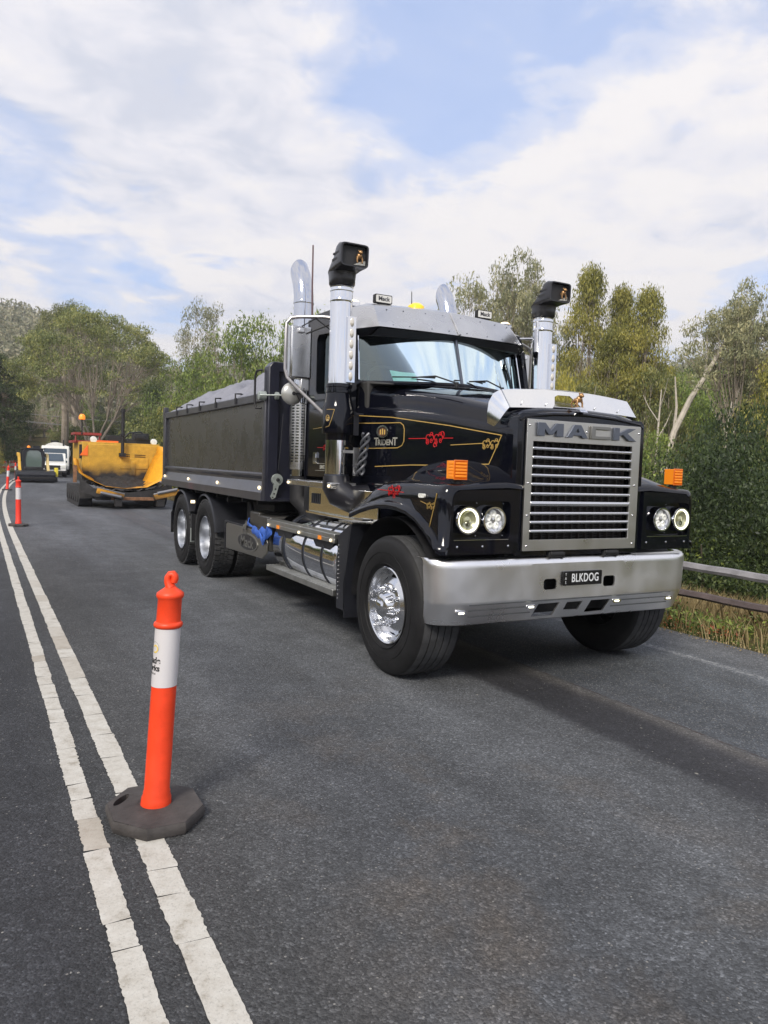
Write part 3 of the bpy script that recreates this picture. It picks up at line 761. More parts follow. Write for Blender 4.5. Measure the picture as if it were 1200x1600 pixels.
# ---- front guards
def guard(sg, name='front_guard'):
    m = MB(); rings = []
    for y in (0.0, .006, .02, .035, .05, .07, .10, .2, .32, .45, .6, .75, .9, 1.05, 1.2, 1.32, 1.38):
        # lower edge of the opening, outer crown height, inboard height
        zl = np.interp(y, [0, .03, .10, .2, .34, .5, .7, .95, 1.15, 1.38], [1.0, 1.0, 1.06, 1.135, 1.21, 1.255, 1.272, 1.255, 1.215, 1.15])
        zc = np.interp(y, [0, .1, .3, .5, .8, 1.0, 1.15, 1.38], [1.475, 1.483, 1.487, 1.490, 1.482, 1.44, 1.37, 1.25])
        zi = np.interp(y, [0, .1, .35, .6, .9, 1.15, 1.38], [1.49, 1.545, 1.625, 1.655, 1.62, 1.50, 1.30])
        rnd = {0.0: .030, .006: .014, .02: .004}.get(y, 0); rx = .062*(1-math.sqrt(max(0, 1-(1-min(1, y/.062))**2)))
        zc -= rnd; zi -= rnd; xo = 1.225-rx
        bow = .0
        r_ = [(1.252-rx, zl), (1.262-rx, zl+.012), (1.258-rx, zl+.045), (1.236-rx, zl+.058), (xo, zl+.066), (xo, max(zl+.07, zc-.12)), (xo-.006, max(zl+.075, zc-.055)), (xo-.022, zc-.022), (xo-.05, zc-.004), (xo-.09, zc), (1.02, zc+(zi-zc)*.12), (.94, zc+(zi-zc)*.45), (.85, zc+(zi-zc)*.85), (.77, zi), (.70, zi+.004), (.56+.0*y, zi-.005)]
        rings.append([(sg*x, y, z) for x, z in r_])
    m.loft(rings, 0, cap=False, close=False)
    # front face with the lamp recess
    f0 = rings[0]
    m.add([(sg*1.235, 0, .985), (sg*.60, 0, .985)], [])
    outer = [(sg*1.19, 1.0), (sg*1.172, 1.07), (sg*1.163, 1.30), (sg*1.152, 1.40), (sg*1.13, 1.425), (sg*1.09, 1.440), (sg*.95, 1.446), (sg*.80, 1.450), (sg*.63, 1.452), (sg*.625, 1.0)]
    hole = [(sg*a, c) for a, c in rrect(.668, 1.148, 1.108, 1.368, .035, 4)]
    frame_plate(m, outer, [hole], -.002, .05)
    m.box(*(sorted((sg*.66, sg*1.165))), .045, .055, 1.09, 1.38)
    o = m.build(name, BLACK, TR, ang=55)
    return o
for sg in (-1, 1):
    gd = guard(sg)
    # inner wheel-house liner
    m = MB(); rr = []
    for a_ in np.linspace(-5, 158, 20):
        r_ = .66; rr.append([(sg*.62, .75+r_*math.cos(R(a_)), .56+r_*math.sin(R(a_))*.98), (sg*1.20, .75+r_*math.cos(R(a_)), .56+r_*math.sin(R(a_))*.98)])
    m.loft(rr, 0, cap=False, close=False); m.box(*sorted((sg*.60, sg*.63)), .1, 1.5, .6, 1.4)
    m.build('wheel_house', CHASSIS, gd)
    for x, halo in ((1.040, True), (.822, False)):
        m = MB(); cx_, cz_ = sg*x, 1.238; ro = .094
        m.lathe([(.05, ro+.006), (-.02, ro+.004), (-.030, ro), (-.030, ro-.010), (-.014, ro-.012), (-.010, ro-.014)], 'y', (cx_, 0, cz_), 0, 32)
        if halo:
            m.lathe([(-.018, ro-.012), (-.024, ro-.015), (-.024, ro-.022), (-.018, ro-.025)], 'y', (cx_, 0, cz_), 2, 32)
            m.lathe([(-.016, ro-.025), (.005, .050), (.012, .030), (-.012, .026), (-.022, .001)], 'y', (cx_, 0, cz_), 3, 32)
            m.lathe([(.0, .026), (-.018, .020), (-.018, .012)], 'y', (cx_, 0, cz_-.03), 0, 20)
        else:
            m.lathe([(-.010, ro-.014), (.004, .05), (.01, .001)], 'y', (cx_, 0, cz_), 1, 32)
            for k in range(5):
                a_ = 2*PI*k/5+.3; m.lathe([(.012, .031), (-.006, .028), (-.012, .018), (-.004, .001)], 'y', (cx_+.044*math.cos(a_), 0, cz_+.044*math.sin(a_)), 4, 14)
            m.lathe([(.012, .020), (-.010, .018), (-.012, .001)], 'y', (cx_, 0, cz_), 1, 14)
        m.build('headlight', [CHROME, mat('lamp_reflector', (.62, .62, .63), rough=.25, metal=.9, var=.5, vscale=45), LEDW, mat('halo_bowl', (.42, .42, .27), rough=.2, metal=.6, coat=1), LAMPW], gd, ang=30)
    m = MB()
    m.prism(rrect(min(sg*.68, sg*1.14), max(sg*.68, sg*1.14), 1.10, 1.104, .002, 1), 'y', -.006, .0)
    for x in (.68, .90, 1.11): m.lathe([(-.008, .001), (-.006, .008), (0, .010)], 'y', (sg*x, 0, 1.055), 0, 10)
    for x, z in ((.70, 1.35), (.93, 1.355), (1.14, 1.35), (.93, 1.125), (.70, 1.125), (1.14, 1.125)): m.lathe([(.040, .001), (.041, .004), (.045, .005)], 'y', (sg*x, 0, z), 0, 8)
    m.build('trim_fixings', CHROME, gd)
    # indicator lamp on the guard
    m = MB(); x0, x1 = sorted((sg*1.115, sg*1.01))
    if sg > 0: x0, x1 = 1.02, 1.12
    y0_, y1_ = .055, .155
    m.box(x0, x1, y0_, y1_, 1.515, 1.640, 0)
    m.box(x0-.002, x1+.002, y0_-.0, y0_+.008, 1.51, 1.645, 1)
    for k in range(5):
        z = 1.527+k*.022; m.box(x0+.006, x1-.006, y0_-.006, y0_, z, z+.015, 0)
        if sg < 0: m.box(x0-.004, x0, y0_+.015, y1_-.03, z, z+.015, 0)
    m.cyl((sg*1.06, .10, 1.48), (sg*1.06, .10, 1.525), .03, 2); m.box(x0+.02, x1-.02, y0_+.02, y1_-.02, 1.497, 1.504, 2)
    m.build('indicator_lamp', [AMBER, mat('amber_dark', (.50, .12, .01), rough=.3, coat=.4, emis=(1, .2, .0), es=.12), CHASSIS], gd, bevel=.004)
    if sg < 0:
        surf = lambda y, z, off=.0025: (-1.225-off, y, z)
        m = MB()
        ribbon(m, fine([(.095, 1.412), (.118, 1.33), (.165, 1.20), (.185, 1.155)]), .006, 0, surf)
        ribbon(m, fine([(.30, 1.35), (.20, 1.33)]), .004, 0, surf)
        scroll(m, .165, 1.325, .50, 0, surf, 0, .008)
        m.build('gold_pinstripe', GOLD, gd)
        m = MB(); scroll(m, .70, 1.405, .80, 0, surf, 1, .006); ribbon(m, fine([(.95, 1.405), (.55, 1.40)]), .004, 0, surf)
        m.build('red_scroll', REDP, gd)
        m = MB(); m.prism([(y, z) for y, z in rrect(.235, .315, 1.375, 1.405, .014, 3)], 'x', -1.24, -1.225, 0)
        m.build('side_lamp', [LAMPW], gd)
# ---- wheels
def wheel(x_out, y, rad, w, sg, front, name='wheel'):
    """x_out: outer face; sg -1 left of picture; w: tyre width"""
    root = empty(name, (x_out, y, rad), 0, TR)
    rimr = .292
    m = MB(); prof = []
    # tyre section from the bead outward, over the tread, back (local x grows inward)
    def X(v): return -sg*v
    base = [(.045, rimr), (.022, rimr+.012), (.010, rimr+.035), (.0, rimr+.08), (-.003, rimr+.13), (.004, rad-.055), (.014, rad-.030), (.022, rad-.020), (.030, rad-.010), (.045, rad-.004)]
    tread = []
    if front:
        ng = 4; x = .05
        step = (w-.10)/(ng+1)
        for k in range(ng+1):
            a, b_ = .05+step*k, .05+step*(k+1)
            tread += [(a+.005, rad-.0005), (b_-.005, rad-.0005)]
            if k < ng: tread += [(b_-.004, rad-.014), (b_+.004, rad-.014)]
    else:
        tread = [(.05, rad-.010), (w-.05, rad-.010)]
    back = [(w-v, r_) for v, r_ in reversed(base)]
    full = [(X(v), r_) for v, r_ in base]
    m.lathe(full, 'x', (0, 0, 0), 0, 64)
    m.lathe([(X(base[-1][0]), base[-1][1])]+[(X(v), r_) for v, r_ in tread]+[(X(back[0][0]), back[0][1])], 'x', (0, 0, 0), 1, 64)
    m.lathe([(X(v), r_) for v, r_ in back], 'x', (0, 0, 0), 0, 64)
    # moulded rings and letters on the wall
    for rr_ in (rimr+.03, rimr+.115):
        m.lathe([(X(.004), rr_-.003), (X(-.006), rr_), (X(.004), rr_+.003)], 'x', (0, 0, 0), 0, 64)
    if not front:
        nb_ = 44
        for k in range(nb_):
            a_ = 2*PI*k/nb_
            for c0, c1, sh in ((.012, .085, 0), (.095, w/2-.008, .5), (w/2+.008, w-.095, 0), (w-.085, w-.012, .5)):
                aa = a_+sh*2*PI/nb_; da = PI/nb_*.72; q = []
                for r_ in (rad-.016, rad):
                    for v in (c0, c1):
                        for s_ in (-1, 1):
                            t_ = aa+s_*da+(v*.35); q.append((X(v), r_*math.cos(t_), r_*math.sin(t_)))
                m.add(q, [(0, 1, 3, 2), (4, 6, 7, 5), (0, 4, 5, 1), (2, 3, 7, 6), (0, 2, 6, 4), (1, 5, 7, 3)], 1)
    m.build('tyre', [RUBBER, TREAD], root, ang=40)
    m = MB()
    if front:
        mt = ALLOY
        m.lathe([(X(.05), rimr+.004), (X(.018), rimr+.004), (X(.012), rimr-.004), (X(.018), rimr-.014), (X(.050), rimr-.024), (X(.085), rimr-.034), (X(.10), rimr-.05)], 'x', (0, 0, 0), 0, 48)
        # disc with ten hand holes
        ro_, ri_ = rimr-.05, .165; nh = 10; ang_n = 80
        ringsd = []
        for q_ in range(9):
            r_ = ro_+(ri_-ro_)*q_/8; xx = .10-.055*(q_/8)**.8
            ringsd.append([(X(xx), r_*math.cos(2*PI*k/ang_n), r_*math.sin(2*PI*k/ang_n)) for k in range(ang_n)])
        vs_ = [v for r_ in ringsd for v in r_]; fs_ = []
        for q_ in range(8):
            for k in range(ang_n):
                ph = (k+.5) % 8
                rr_ = ro_+(ri_-ro_)*(q_+.5)/8
                if q_ in (1, 2) and 2.5 <= ph <= 5.5: continue
                fs_.append((q_*ang_n+k, q_*ang_n+(k+1) % ang_n, (q_+1)*ang_n+(k+1) % ang_n, (q_+1)*ang_n+k))
        m.add(vs_, fs_, 0)
        m.lathe([(X(.14), ro_), (X(.16), .05)], 'x', (0, 0, 0), 1, 32)
        m.lathe([(X(.045), .168), (X(.040), .12), (X(.02), .10), (X(-.02), .092), (X(-.032), .08), (X(-.036), .05), (X(-.052), .045), (X(-.060), .03), (X(-.062), .001)], 'x', (0, 0, 0), 0, 32)
        for k in range(10):
            a_ = 2*PI*k/10+.15; c_ = (0, .142*math.cos(a_), .142*math.sin(a_))
            m.lathe([(X(.05), .021), (X(.015), .020), (X(.010), .014), (X(-.035), .010), (X(-.042), .001)], 'x', c_, 2, 10)
        m.build('rim', [mt, CHASSIS, CHROME], root, ang=40)
    else:
        m.lathe([(X(.05), rimr+.004), (X(.016), rimr+.004), (X(.010), rimr-.006), (X(.018), rimr-.018), (X(.06), rimr-.030), (X(.13), rimr-.040), (X(.19), rimr-.060), (X(.20), .20), (X(.19), .165), (X(.172), .13)], 'x', (0, 0, 0), 0, 48)
        m.lathe([(X(.172), .13), (X(.15), .120), (X(.12), .105), (X(.11), .08), (X(.108), .001)], 'x', (0, 0, 0), 1, 32)
        for k in range(10):
            a_ = 2*PI*k/10+.15; m.lathe([(X(.17), .019), (X(.12), .017), (X(.112), .001)], 'x', (0, .155*math.cos(a_), .155*math.sin(a_)), 0, 8)
            a_ += .3; m.lathe([(X(.168), .026), (X(.166), .001)], 'x', (0, .205*math.cos(a_), .205*math.sin(a_)), 1, 12)
        m.build('rim', [RIMDULL, DARKMET], root, ang=40)
    return root
for sg in (-1, 1):
    wheel(sg*1.245, .75, .530, .385, sg, True)
    for y in (5.97, 7.30):
        wheel(sg*1.235, y, .526, .285, sg, False)
        wheel(sg*.915, y, .526, .285, sg, False)

# ---- cab
def ring_rect(x0, x1, z0, z1): return [(x0, z0), (x1, z0), (x1, z1), (x0, z1)]
CW = 1.01
# outline of the cab side, with window hole: (y, z)
m = MB()
for sg in (-1, 1):
    bm = bmesh.new()
    outer = [(1.98, 1.46), (2.96, 1.46), (2.96, 2.98), (2.88, 3.06), (2.3, 3.05), (2.12, 2.98), (2.03, 2.78), (1.93, 2.36), (1.93, 2.0)]
    win = [(2.13, 2.24), (2.66, 2.27), (2.70, 2.31), (2.70, 2.80), (2.66, 2.84), (2.32, 2.82), (2.24, 2.74), (2.10, 2.30)]
    mm2 = MB(); frame_plate(mm2, [(y, z) for y, z in outer], [win], 0, .05)
    # frame_plate works in x-z: turn it so that its x runs along the truck
    vs_ = [(sg*(CW-v[1]), v[0], v[2]) for v in mm2.v]; m.add(vs_, mm2.f, 0)
m.box(-.98, .98, 1.98, 2.96, 1.46, 1.50)
m.box(-CW, CW, 2.94, 2.985, 1.40, 3.03)
m.box(-.94, .94, 1.94, 2.0, 1.46, 2.28)                 # firewall and cowl
roofr = []
for y, dz in ((2.03, -.22), (2.08, -.10), (2.16, -.02), (2.3, .03), (2.6, .05), (2.9, .04), (2.99, -.02)):
    roofr.append([(x*CW, y, 3.03+dz-.045*abs(x)**4) for x in np.linspace(-1, 1, 15)])
m.loft(roofr, 0, cap=False, close=False)
# windscreen surround: sill, header, pillars (the glass is a shallow V)
def ws(x, z):   # y of the glass plane
    f = (z-2.37)/(2.76-2.37)
    return 1.665+.13*f+.32*(abs(x)/.9)**1.6*(1-.12*f)
def strip(m, pts, w, d, mi=0):
    m.tube(pts, w, mi, 6)
low = [(x, ws(x, 2.36)+.0, 2.355-.02*abs(x)) for x in np.linspace(-.95, .95, 13)]
hi = [(x, ws(x, 2.80)+.01, 2.80-.02*abs(x)) for x in np.linspace(-.93, .93, 13)]
strip(m, low, .022, .02); strip(m, hi, .03, .02)
m.tube([(0, ws(0, 2.36)-.005, 2.35), (0, ws(0, 2.80)-.005, 2.81)], .015, 1, 8)
for sg in (-1, 1):
    m.loft([[(sg*.915, ws(.92, 2.34)-.03, 2.33), (sg*.985, 1.96, 2.30), (sg*1.01, 2.06, 2.30), (sg*.94, 2.06, 2.33)],
            [(sg*.895, ws(.9, 2.80)-.02, 2.82), (sg*.955, 2.07, 2.82), (sg*.985, 2.16, 2.86), (sg*.92, 2.16, 2.82)]], 0)
    m.tube([(sg*.925, ws(.92, 2.36)-.04, 2.36), (sg*.90, ws(.9, 2.8)-.035, 2.80)], .008, 2, 6)
# cowl panel between hood and glass
cowl = []
for f in np.linspace(0, 1, 5):
    cowl.append([(x, (1-f)*1.45+f*(ws(x, 2.36)-.01), 2.28+(1-abs(x)/.95)*.03+f*.045) for x in np.linspace(-.88, .88, 13)])
m.loft(cowl, 0, cap=False, close=False)
# header panel above the glass up to the roof
hd = [[(x, ws(x, 2.80)+.01, 2.80-.02*abs(x)) for x in np.linspace(-.93, .93, 13)], [(x, 2.04+.03*abs(x), 2.95-.03*abs(x)) for x in np.linspace(-.96, .96, 13)], [(x, 2.16, 3.01-.045*abs(x)**4) for x in np.linspace(-CW, CW, 13)]]
m.loft(hd, 0, cap=False, close=False)
cab = m.build('cab', [BLACK, DARKMET, CHROME], TR, ang=40)
# glass
m = MB()
gr = [[(x, ws(x, z), z) for x in np.linspace(-.92, .92, 25)] for z in np.linspace(2.355, 2.81, 6)]
m.loft(gr, 0, cap=False, close=False); m.build('windscreen', WGLASS, cab)
for sg in (-1, 1):
    m = MB(); m.prism([(2.09, 2.23), (2.71, 2.26), (2.71, 2.85), (2.31, 2.83), (2.22, 2.74)], 'x', sg*(CW-.03), sg*(CW-.036)); m.build('side_window', SGLASS, cab)
# interior
m = MB(); m.box(-.93, .93, 2.0, 2.9, 1.5, 1.6); m.box(-.9, .9, 1.82, 2.15, 2.0, 2.34); m.box(-.95, .95, 2.9, 2.93, 1.5, 2.95)
for x in (-.5, .5):
    m.box(x-.25, x+.25, 2.35, 2.8, 1.6, 2.05); m.box(x-.25, x+.25, 2.68, 2.82, 2.05, 2.62); m.box(x-.14, x+.14, 2.70, 2.80, 2.64, 2.84)
m.build('seats_and_dash', INT, cab, bevel=.03)
m = MB(); pts = []
for k in range(25):
    a_ = 2*PI*k/24; pts.append((-.48+.22*math.cos(a_), 2.22+.10*math.sin(a_), 2.38+.17*math.sin(a_)))
m.tube(pts, .014); m.tube([(-.7, 2.22, 2.38), (-.26, 2.22, 2.38)], .014); m.cyl((-.48, 2.22, 2.38), (-.48, 2.1, 2.2), .03)
m.build('steering_wheel', mat('wheel_tan', (.12, .11, .09), rough=.5), cab)
for sx_, xx in ((-1, -.02), (1, .28)):
    m = MB(); base = (-.10 if sx_ < 0 else .46, 1.60 if sx_ < 0 else 1.66, 2.365)
    tip = (base[0]-.38, ws(base[0]-.38, 2.41)-.02, 2.40)
    m.tube([base, ((base[0]+tip[0])/2, (base[1]+tip[1])/2-.02, 2.42), tip], .007); m.tube([(tip[0]+.22, ws(tip[0]+.2, 2.41)-.012, 2.415), (tip[0]-.16, ws(tip[0]-.16, 2.41)-.012, 2.40)], .006); m.cyl((base[0], base[1], 2.33), (base[0], base[1], 2.375), .018)
    m.build('wiper', CHASSIS, cab)
# door skin, handle, scrolls
door = MB(); 
doorp = [(2.06, 1.52), (2.62, 1.52), (2.68, 1.56), (2.76, 1.95), (2.76, 2.12), (2.05, 2.12)]
for sg in (-1, 1):
    m = MB(); m.prism(doorp, 'x', sg*CW, sg*(CW+.018), 0)
    m.prism([(2.05, 2.125), (2.78, 2.125), (2.76, 2.20), (2.06, 2.19)], 'x', sg*CW, sg*(CW+.010), 0)
    fr = MB(); frame_plate(fr, [(2.05, 2.19), (2.74, 2.21), (2.76, 2.84), (2.66, 2.89), (2.28, 2.87), (2.18, 2.78)], [[(2.13, 2.24), (2.66, 2.27), (2.70, 2.31), (2.70, 2.80), (2.66, 2.84), (2.32, 2.82), (2.24, 2.74), (2.10, 2.30)]], 0, .015)
    m.add([(sg*(CW+.015-v[1]+.002), v[0], v[2]) for v in fr.v], fr.f, 0)
    dr = m.build('door', BLACK, TR, bevel=.006)
    m = MB(); fr = MB(); frame_plate(fr, rrect(2.605, 2.70, 1.585, 1.70, .015, 3), [rrect(2.622, 2.683, 1.60, 1.685, .012, 3)], 0, .012)
    m.add([(sg*(CW+.030-v[1]), v[0], v[2]) for v in fr.v], fr.f, 0); m.prism(rrect(2.625, 2.65, 1.60, 1.685, .01, 2), 'x', sg*(CW+.018), sg*(CW+.034), 0)
    m.prism(rrect(2.65, 2.683, 1.60, 1.685, .01, 2), 'x', sg*(CW+.018), sg*(CW+.021), 1)
    m.build('door_handle', [CHROME, CHASSIS], dr)
    if sg < 0:
        surf = lambda y, z, off=.0015: (-(CW+.018)-off, y, z)
        m = MB(); scroll(m, 2.42, 1.745, .55, 0, surf, 0, .012); ribbon(m, fine([(2.62, 1.745), (2.46, 1.745)]), .004, 0, surf)
        surf2 = lambda y, z, off=.0015: (-(CW+.010)-off, y, z)
        scroll(m, 2.44, 2.165, .55, 0, surf2, 0, .012); m.build('red_scroll', REDP, dr)
        m = MB(); m.text('SANTA FE', .052, side_mx(-(CW+.0195), 2.44, 1.555), .001, 0, sx=.9, bold=.001)
        ribbon(m, fine([(2.66, 1.59), (2.2, 1.59)]), .003, 0, surf); ribbon(m, fine([(2.66, 1.522), (2.2, 1.522)]), .003, 0, surf)
        m.build('door_lettering', SILVERP, dr)
        m = MB(); ribbon(m, fine([(2.74, 1.93), (2.07, 1.96)]), .004, 0, surf); m.build('gold_pinstripe', GOLD, dr)
# ---- sun visor, folded stainless, a shallow V like the glass
m = MB()
def vis_y(x, z): f = (z-2.83)/(3.05-2.83); return 1.735+.17*f+(.09+.02*f)*(abs(x)/.8)**1.5
xs = np.linspace(-.80, .80, 17)
lowv = [(x, vis_y(x, 2.83), 2.825+.012*abs(x)) for x in xs]
topv = [(x*.955, vis_y(x, 3.06), 3.055+.01*(1-abs(x))) for x in xs]
m.loft([lowv, topv], 0, cap=False, close=False)
m.loft([topv, [(x, y+.20, z+.055) for x, y, z in topv]], 0, cap=False, close=False)
for sg in (-1, 1):
    A = (sg*.80, vis_y(.8, 2.83), 2.835); B = (sg*.764, vis_y(.8, 3.06), 3.055); D = (sg*.985, 2.02, 2.815); E_ = (sg*.93, 2.16, 3.04)
    m.add([A, B, E_, D], [(0, 1, 2, 3)], 0)
    m.add([B, E_, (sg*.75, 2.16, 3.10)], [(0, 1, 2)], 0)
# black underside
und = [(x, vis_y(x, 2.83)+.006, 2.822) for x in xs]
m.loft([und, [(x*1.05, vis_y(x, 2.8)+.10, 2.775-.02*abs(x)) for x in xs], [(x*1.12, 2.05+.04*abs(x), 2.80-.03*abs(x)) for x in xs]], 1, cap=False, close=False)
for sg in (-1, 1): m.add([(sg*.80, vis_y(.8, 2.83)+.006, 2.832), (sg*.985, 2.022, 2.812), (sg*.96, 2.14, 2.76), (sg*.84, 1.98, 2.76)], [(0, 1, 2, 3)], 1)
for i, x in enumerate((-.66, -.5, -.28, -.1, .1, .35, .55, .72)):
    for z in (2.86, 3.02): m.lathe([(-.004, .001), (-.003, .005), (.004, .006)], 'y', (x, vis_y(x, z), z), 2, 8)
m.tube([(0, vis_y(0, 2.83)-.004, 2.83), (0, vis_y(0, 3.05)-.004, 3.055)], .012, 0, 6)
m.build('sun_visor', [STAIN, BLACK2, DARKMET], TR, ang=25)
# ---- roof things
for x in (-.585, .585):
    m = MB(); m.prism(rrect(x-.092, x+.092, 3.120, 3.202, .012, 3), 'y', 2.17, 2.215, 0); m.prism(rrect(x-.082, x+.082, 3.128, 3.194, .008, 2), 'y', 2.165, 2.17, 1)
    m.text('Mack', .056, front_mx(x, 2.163, 3.161), .001, 2, sx=1.0, bold=.001); m.box(x-.05, x+.05, 2.175, 2.205, 3.07, 3.125, 0)
    m.build('roof_sign', [CHASSIS, mat('sign_face', (.62, .62, .60), rough=.4), mat('sign_script', (.06, .06, .07), rough=.4)], TR)  # plain pale sign face with dark script
m = MB(); m.lathe([(3.11, .085), (3.15, .080), (3.175, .05), (3.18, .001)], 'z', (-.20, 2.22, 0), 0, 20); m.lathe([(3.07, .09), (3.11, .09)], 'z', (-.2, 2.22, 0), 1, 20); m.tube([(-.26, 2.2, 3.12), (-.265, 2.2, 3.28)], .004, 1, 6)
m.build('roof_beacon', [mat('beacon_yellow', (.85, .55, .02), rough=.3, coat=.5, emis=(1, .6, 0), es=.2), CHASSIS], TR)
for x in (-.88, -.02, .10, .22, .88):
    m = MB(); m.sphere((x, 2.22, 3.105), .055, .05, .022, 0, 12, 6); m.box(x-.05, x+.05, 2.17, 2.27, 3.06, 3.1, 1); m.build('roof_marker_lamp', [LAMPY, CHROME], TR)
m = MB(); m.tube([(-.95, 3.02, 2.9), (-.955, 3.04, 3.4), (-.95, 3.06, 3.81)], [.011, .009, .008], 0, 6); m.build('antenna', mat('aerial', (.09, .04, .045), rough=.5), TR)

# ---- intakes
def intake(sg):
    X0 = sg*1.138; Y0 = 1.92
    m = MB()
    m.lathe([(1.50, .105), (1.52, .105), (1.78, .105), (1.80, .105)], 'z', (X0, Y0, 0), 0, 32)
    m.lathe([(1.485, .108), (1.50, .108)], 'z', (X0, Y0, 0), 1, 32)
    m.lathe([(1.80, .104), (1.86, .107)], 'z', (X0, Y0, 0), 2, 32)
    m.lathe([(1.86, .107), (1.862, .137), (1.90, .139), (2.08, .139), (2.10, .134), (2.14, .122), (2.19, .114), (2.215, .113), (2.22, .118), (2.24, .118), (2.245, .112), (2.262, .112), (2.268, .118), (2.29, .118), (2.30, .106)], 'z', (X0, Y0, 0), 2, 32)
    body = m.build('air_intake', [CHROME, DARKMET, BLACK], TR, ang=30)
    m = MB(); m.lathe([(2.29, .0985), (2.31, .0985), (3.00, .0985), (3.015, .0985), (3.02, .1005), (3.03, .1005), (3.035, .0985), (3.05, .0985), (3.09, .0985), (3.10, .0985)], 'z', (X0, Y0, 0), 0, 40)
    m.build('intake_pipe', CHROME, body, ang=30)
    # lamp strip up the front of the pipe
    m = MB(); lx = X0+.045; 
    m.box(lx-.03, lx+.05, Y0-.118, Y0-.07, 2.31, 2.88, 0)
    for k in range(6):
        z = 2.36+k*.094; m.sphere((lx+.01, Y0-.118, z), .020, .012, .040, 1, 10, 6)
    m.build('lamp_strip', [CHROME, mat('strip_lens', (.7, .66, .58), rough=.15, metal=.4, coat=1)], body, bevel=.004)
    # cap: neck bending forward to a square mouth
    m = MB(); rings = []
    m.lathe([(3.10, .100), (3.115, .104), (3.125, .100), (3.14, .100), (3.145, .104)], 'z', (X0, Y0, 0), 1, 28)
    def sq(cx, cy, cz, a, b_, tilt, rd):
        out = []
        for k in range(28):
            t_ = 2*PI*k/28; c_, s_ = math.cos(t_), math.sin(t_); p_ = rd
            ux = math.copysign(abs(c_)**p_, c_)*a; uy = math.copysign(abs(s_)**p_, s_)*b_
            out.append((cx+ux, cy+uy*math.cos(tilt), cz+uy*math.sin(tilt)))
        return out
    for cy, cz, a, b_, ti, rd in ((Y0, 3.145, .098, .098, 0, 1), (Y0, 3.165, .112, .112, 0, .9), (Y0, 3.21, .113, .114, 0, .85), (Y0-.002, 3.255, .114, .118, R(-6), .75), (Y0-.012, 3.30, .118, .130, R(-20), .6), (Y0-.04, 3.34, .122, .142, R(-40), .45), (Y0-.085, 3.365, .126, .135, R(-60), .35), (Y0-.15, 3.375, .129, .112, R(-76), .28), (Y0-.235, 3.37, .133, .098, R(-88), .25), (Y0-.25, 3.37, .130, .096, R(-88), .25), (Y0-.25, 3.37, .118, .086, R(-88), .25), (Y0-.20, 3.37, .116, .084, R(-88), .25)):
        rings.append(sq(X0, cy, cz, a, b_, ti, rd))
    m.loft(rings, 0)
    for s_ in (-1, 1): m.box(X0+s_*.118-.012, X0+s_*.118+.012, Y0-.20, Y0-.06, 3.335, 3.355, 2); m.box(X0+s_*.120-.012, X0+s_*.120+.012, Y0-.20, Y0-.08, 3.385, 3.40, 2)
    # mesh screen and bulldog emblem
    m.box(X0-.115, X0+.115, Y0-.212, Y0-.205, 3.288, 3.452, 2)
    bulldog(m, X0+.05, Y0-.235, 3.31, .085, 3)
    m.prism([(X0+.0, 3.295), (X0+.11, 3.30), (X0+.11, 3.34), (X0+.06, 3.325)], 'y', Y0-.225, Y0-.212, 4)
    m.build('intake_cap', [mat('cap_plastic', (.014, .014, .018), rough=.32, coat=.3), CHROME, mat('cap_mesh', (.02, .02, .022), rough=.6), DOGM, SILVERP], body, ang=40)
    # elbow below into the hood, strut and braided hoses
    m = MB(); m.tube([(X0, Y0, 1.48), (X0, Y0-.005, 1.40), (X0+sg*-.03, Y0-.04, 1.33), (X0-sg*.10, Y0-.10, 1.28), (X0-sg*.26, Y0-.14, 1.31)], [.118, .128, .135, .125, .11], 0, 20)
    m.build('intake_elbow', mat('rubber_elbow', (.009, .009, .013), rough=.35, coat=.3), body)
    m = MB(); xa = X0-sg*.11
    m.box(xa-.02, xa+.03, Y0-.16, Y0-.145, 1.49, 1.74, 0); m.box(X0-.0, xa, Y0-.14, Y0-.12, 1.69, 1.715, 0)
    m.box(xa+.0, xa+.05, Y0-.10, Y0-.09, 1.85, 2.05, 1); m.box(xa+.0, xa+.08, Y0-.13, Y0-.09, 2.03, 2.045, 1)
    m.build('intake_bracket', [STAIN, BLACK2], body)
    m = MB()
    for k in range(3):
        pts = [(xa+.035+.030*math.sin(i*.42+k*2.1), Y0-.18-.030*math.cos(i*.42+k*2.1)-.004*i, 1.50+.014*i) for i in range(27)]; m.tube(pts, .0125, 0, 7)
    m.build('braided_hose', mat('hose_grey', (.10, .105, .12), rough=.4, metal=.4), body)
    if sg < 0:
        m = MB(); ro = .1405
        def cs(a, z, off=0): a_ = R(a); return (X0+(ro+off)*math.cos(a_), Y0+(ro+off)*math.sin(a_), z)
        path = [(200, 2.065), (232, 2.065), (222, 1.98), (212, 1.92), (196, 1.91)]
        for (a0_, z0_), (a1_, z1_) in zip(path[:-1], path[1:]):
            m.tube([cs(a0_+(a1_-a0_)*i/5, z0_+(z1_-z0_)*i/5) for i in range(6)], .0022, 0, 4)
        m.tube([cs(205+8*math.cos(t_*.9), 1.99+.028*math.sin(t_*.9)) for t_ in range(8)], .003, 0, 4)
        m.tube([cs(207+4*math.cos(t_*.9), 1.985+.014*math.sin(t_*.9)) for t_ in range(8)], .003, 0, 4)
        m.build('gold_pinstripe', GOLD, body)
    # stay rods to the cab
    for z in (2.95, 1.95): m = MB(); m.tube([(X0, Y0+.05, z), (sg*.99, 2.1, z)], .012, 0, 6); m.build('intake_stay', CHROME, body)
for sg in (-1, 1): intake(sg)

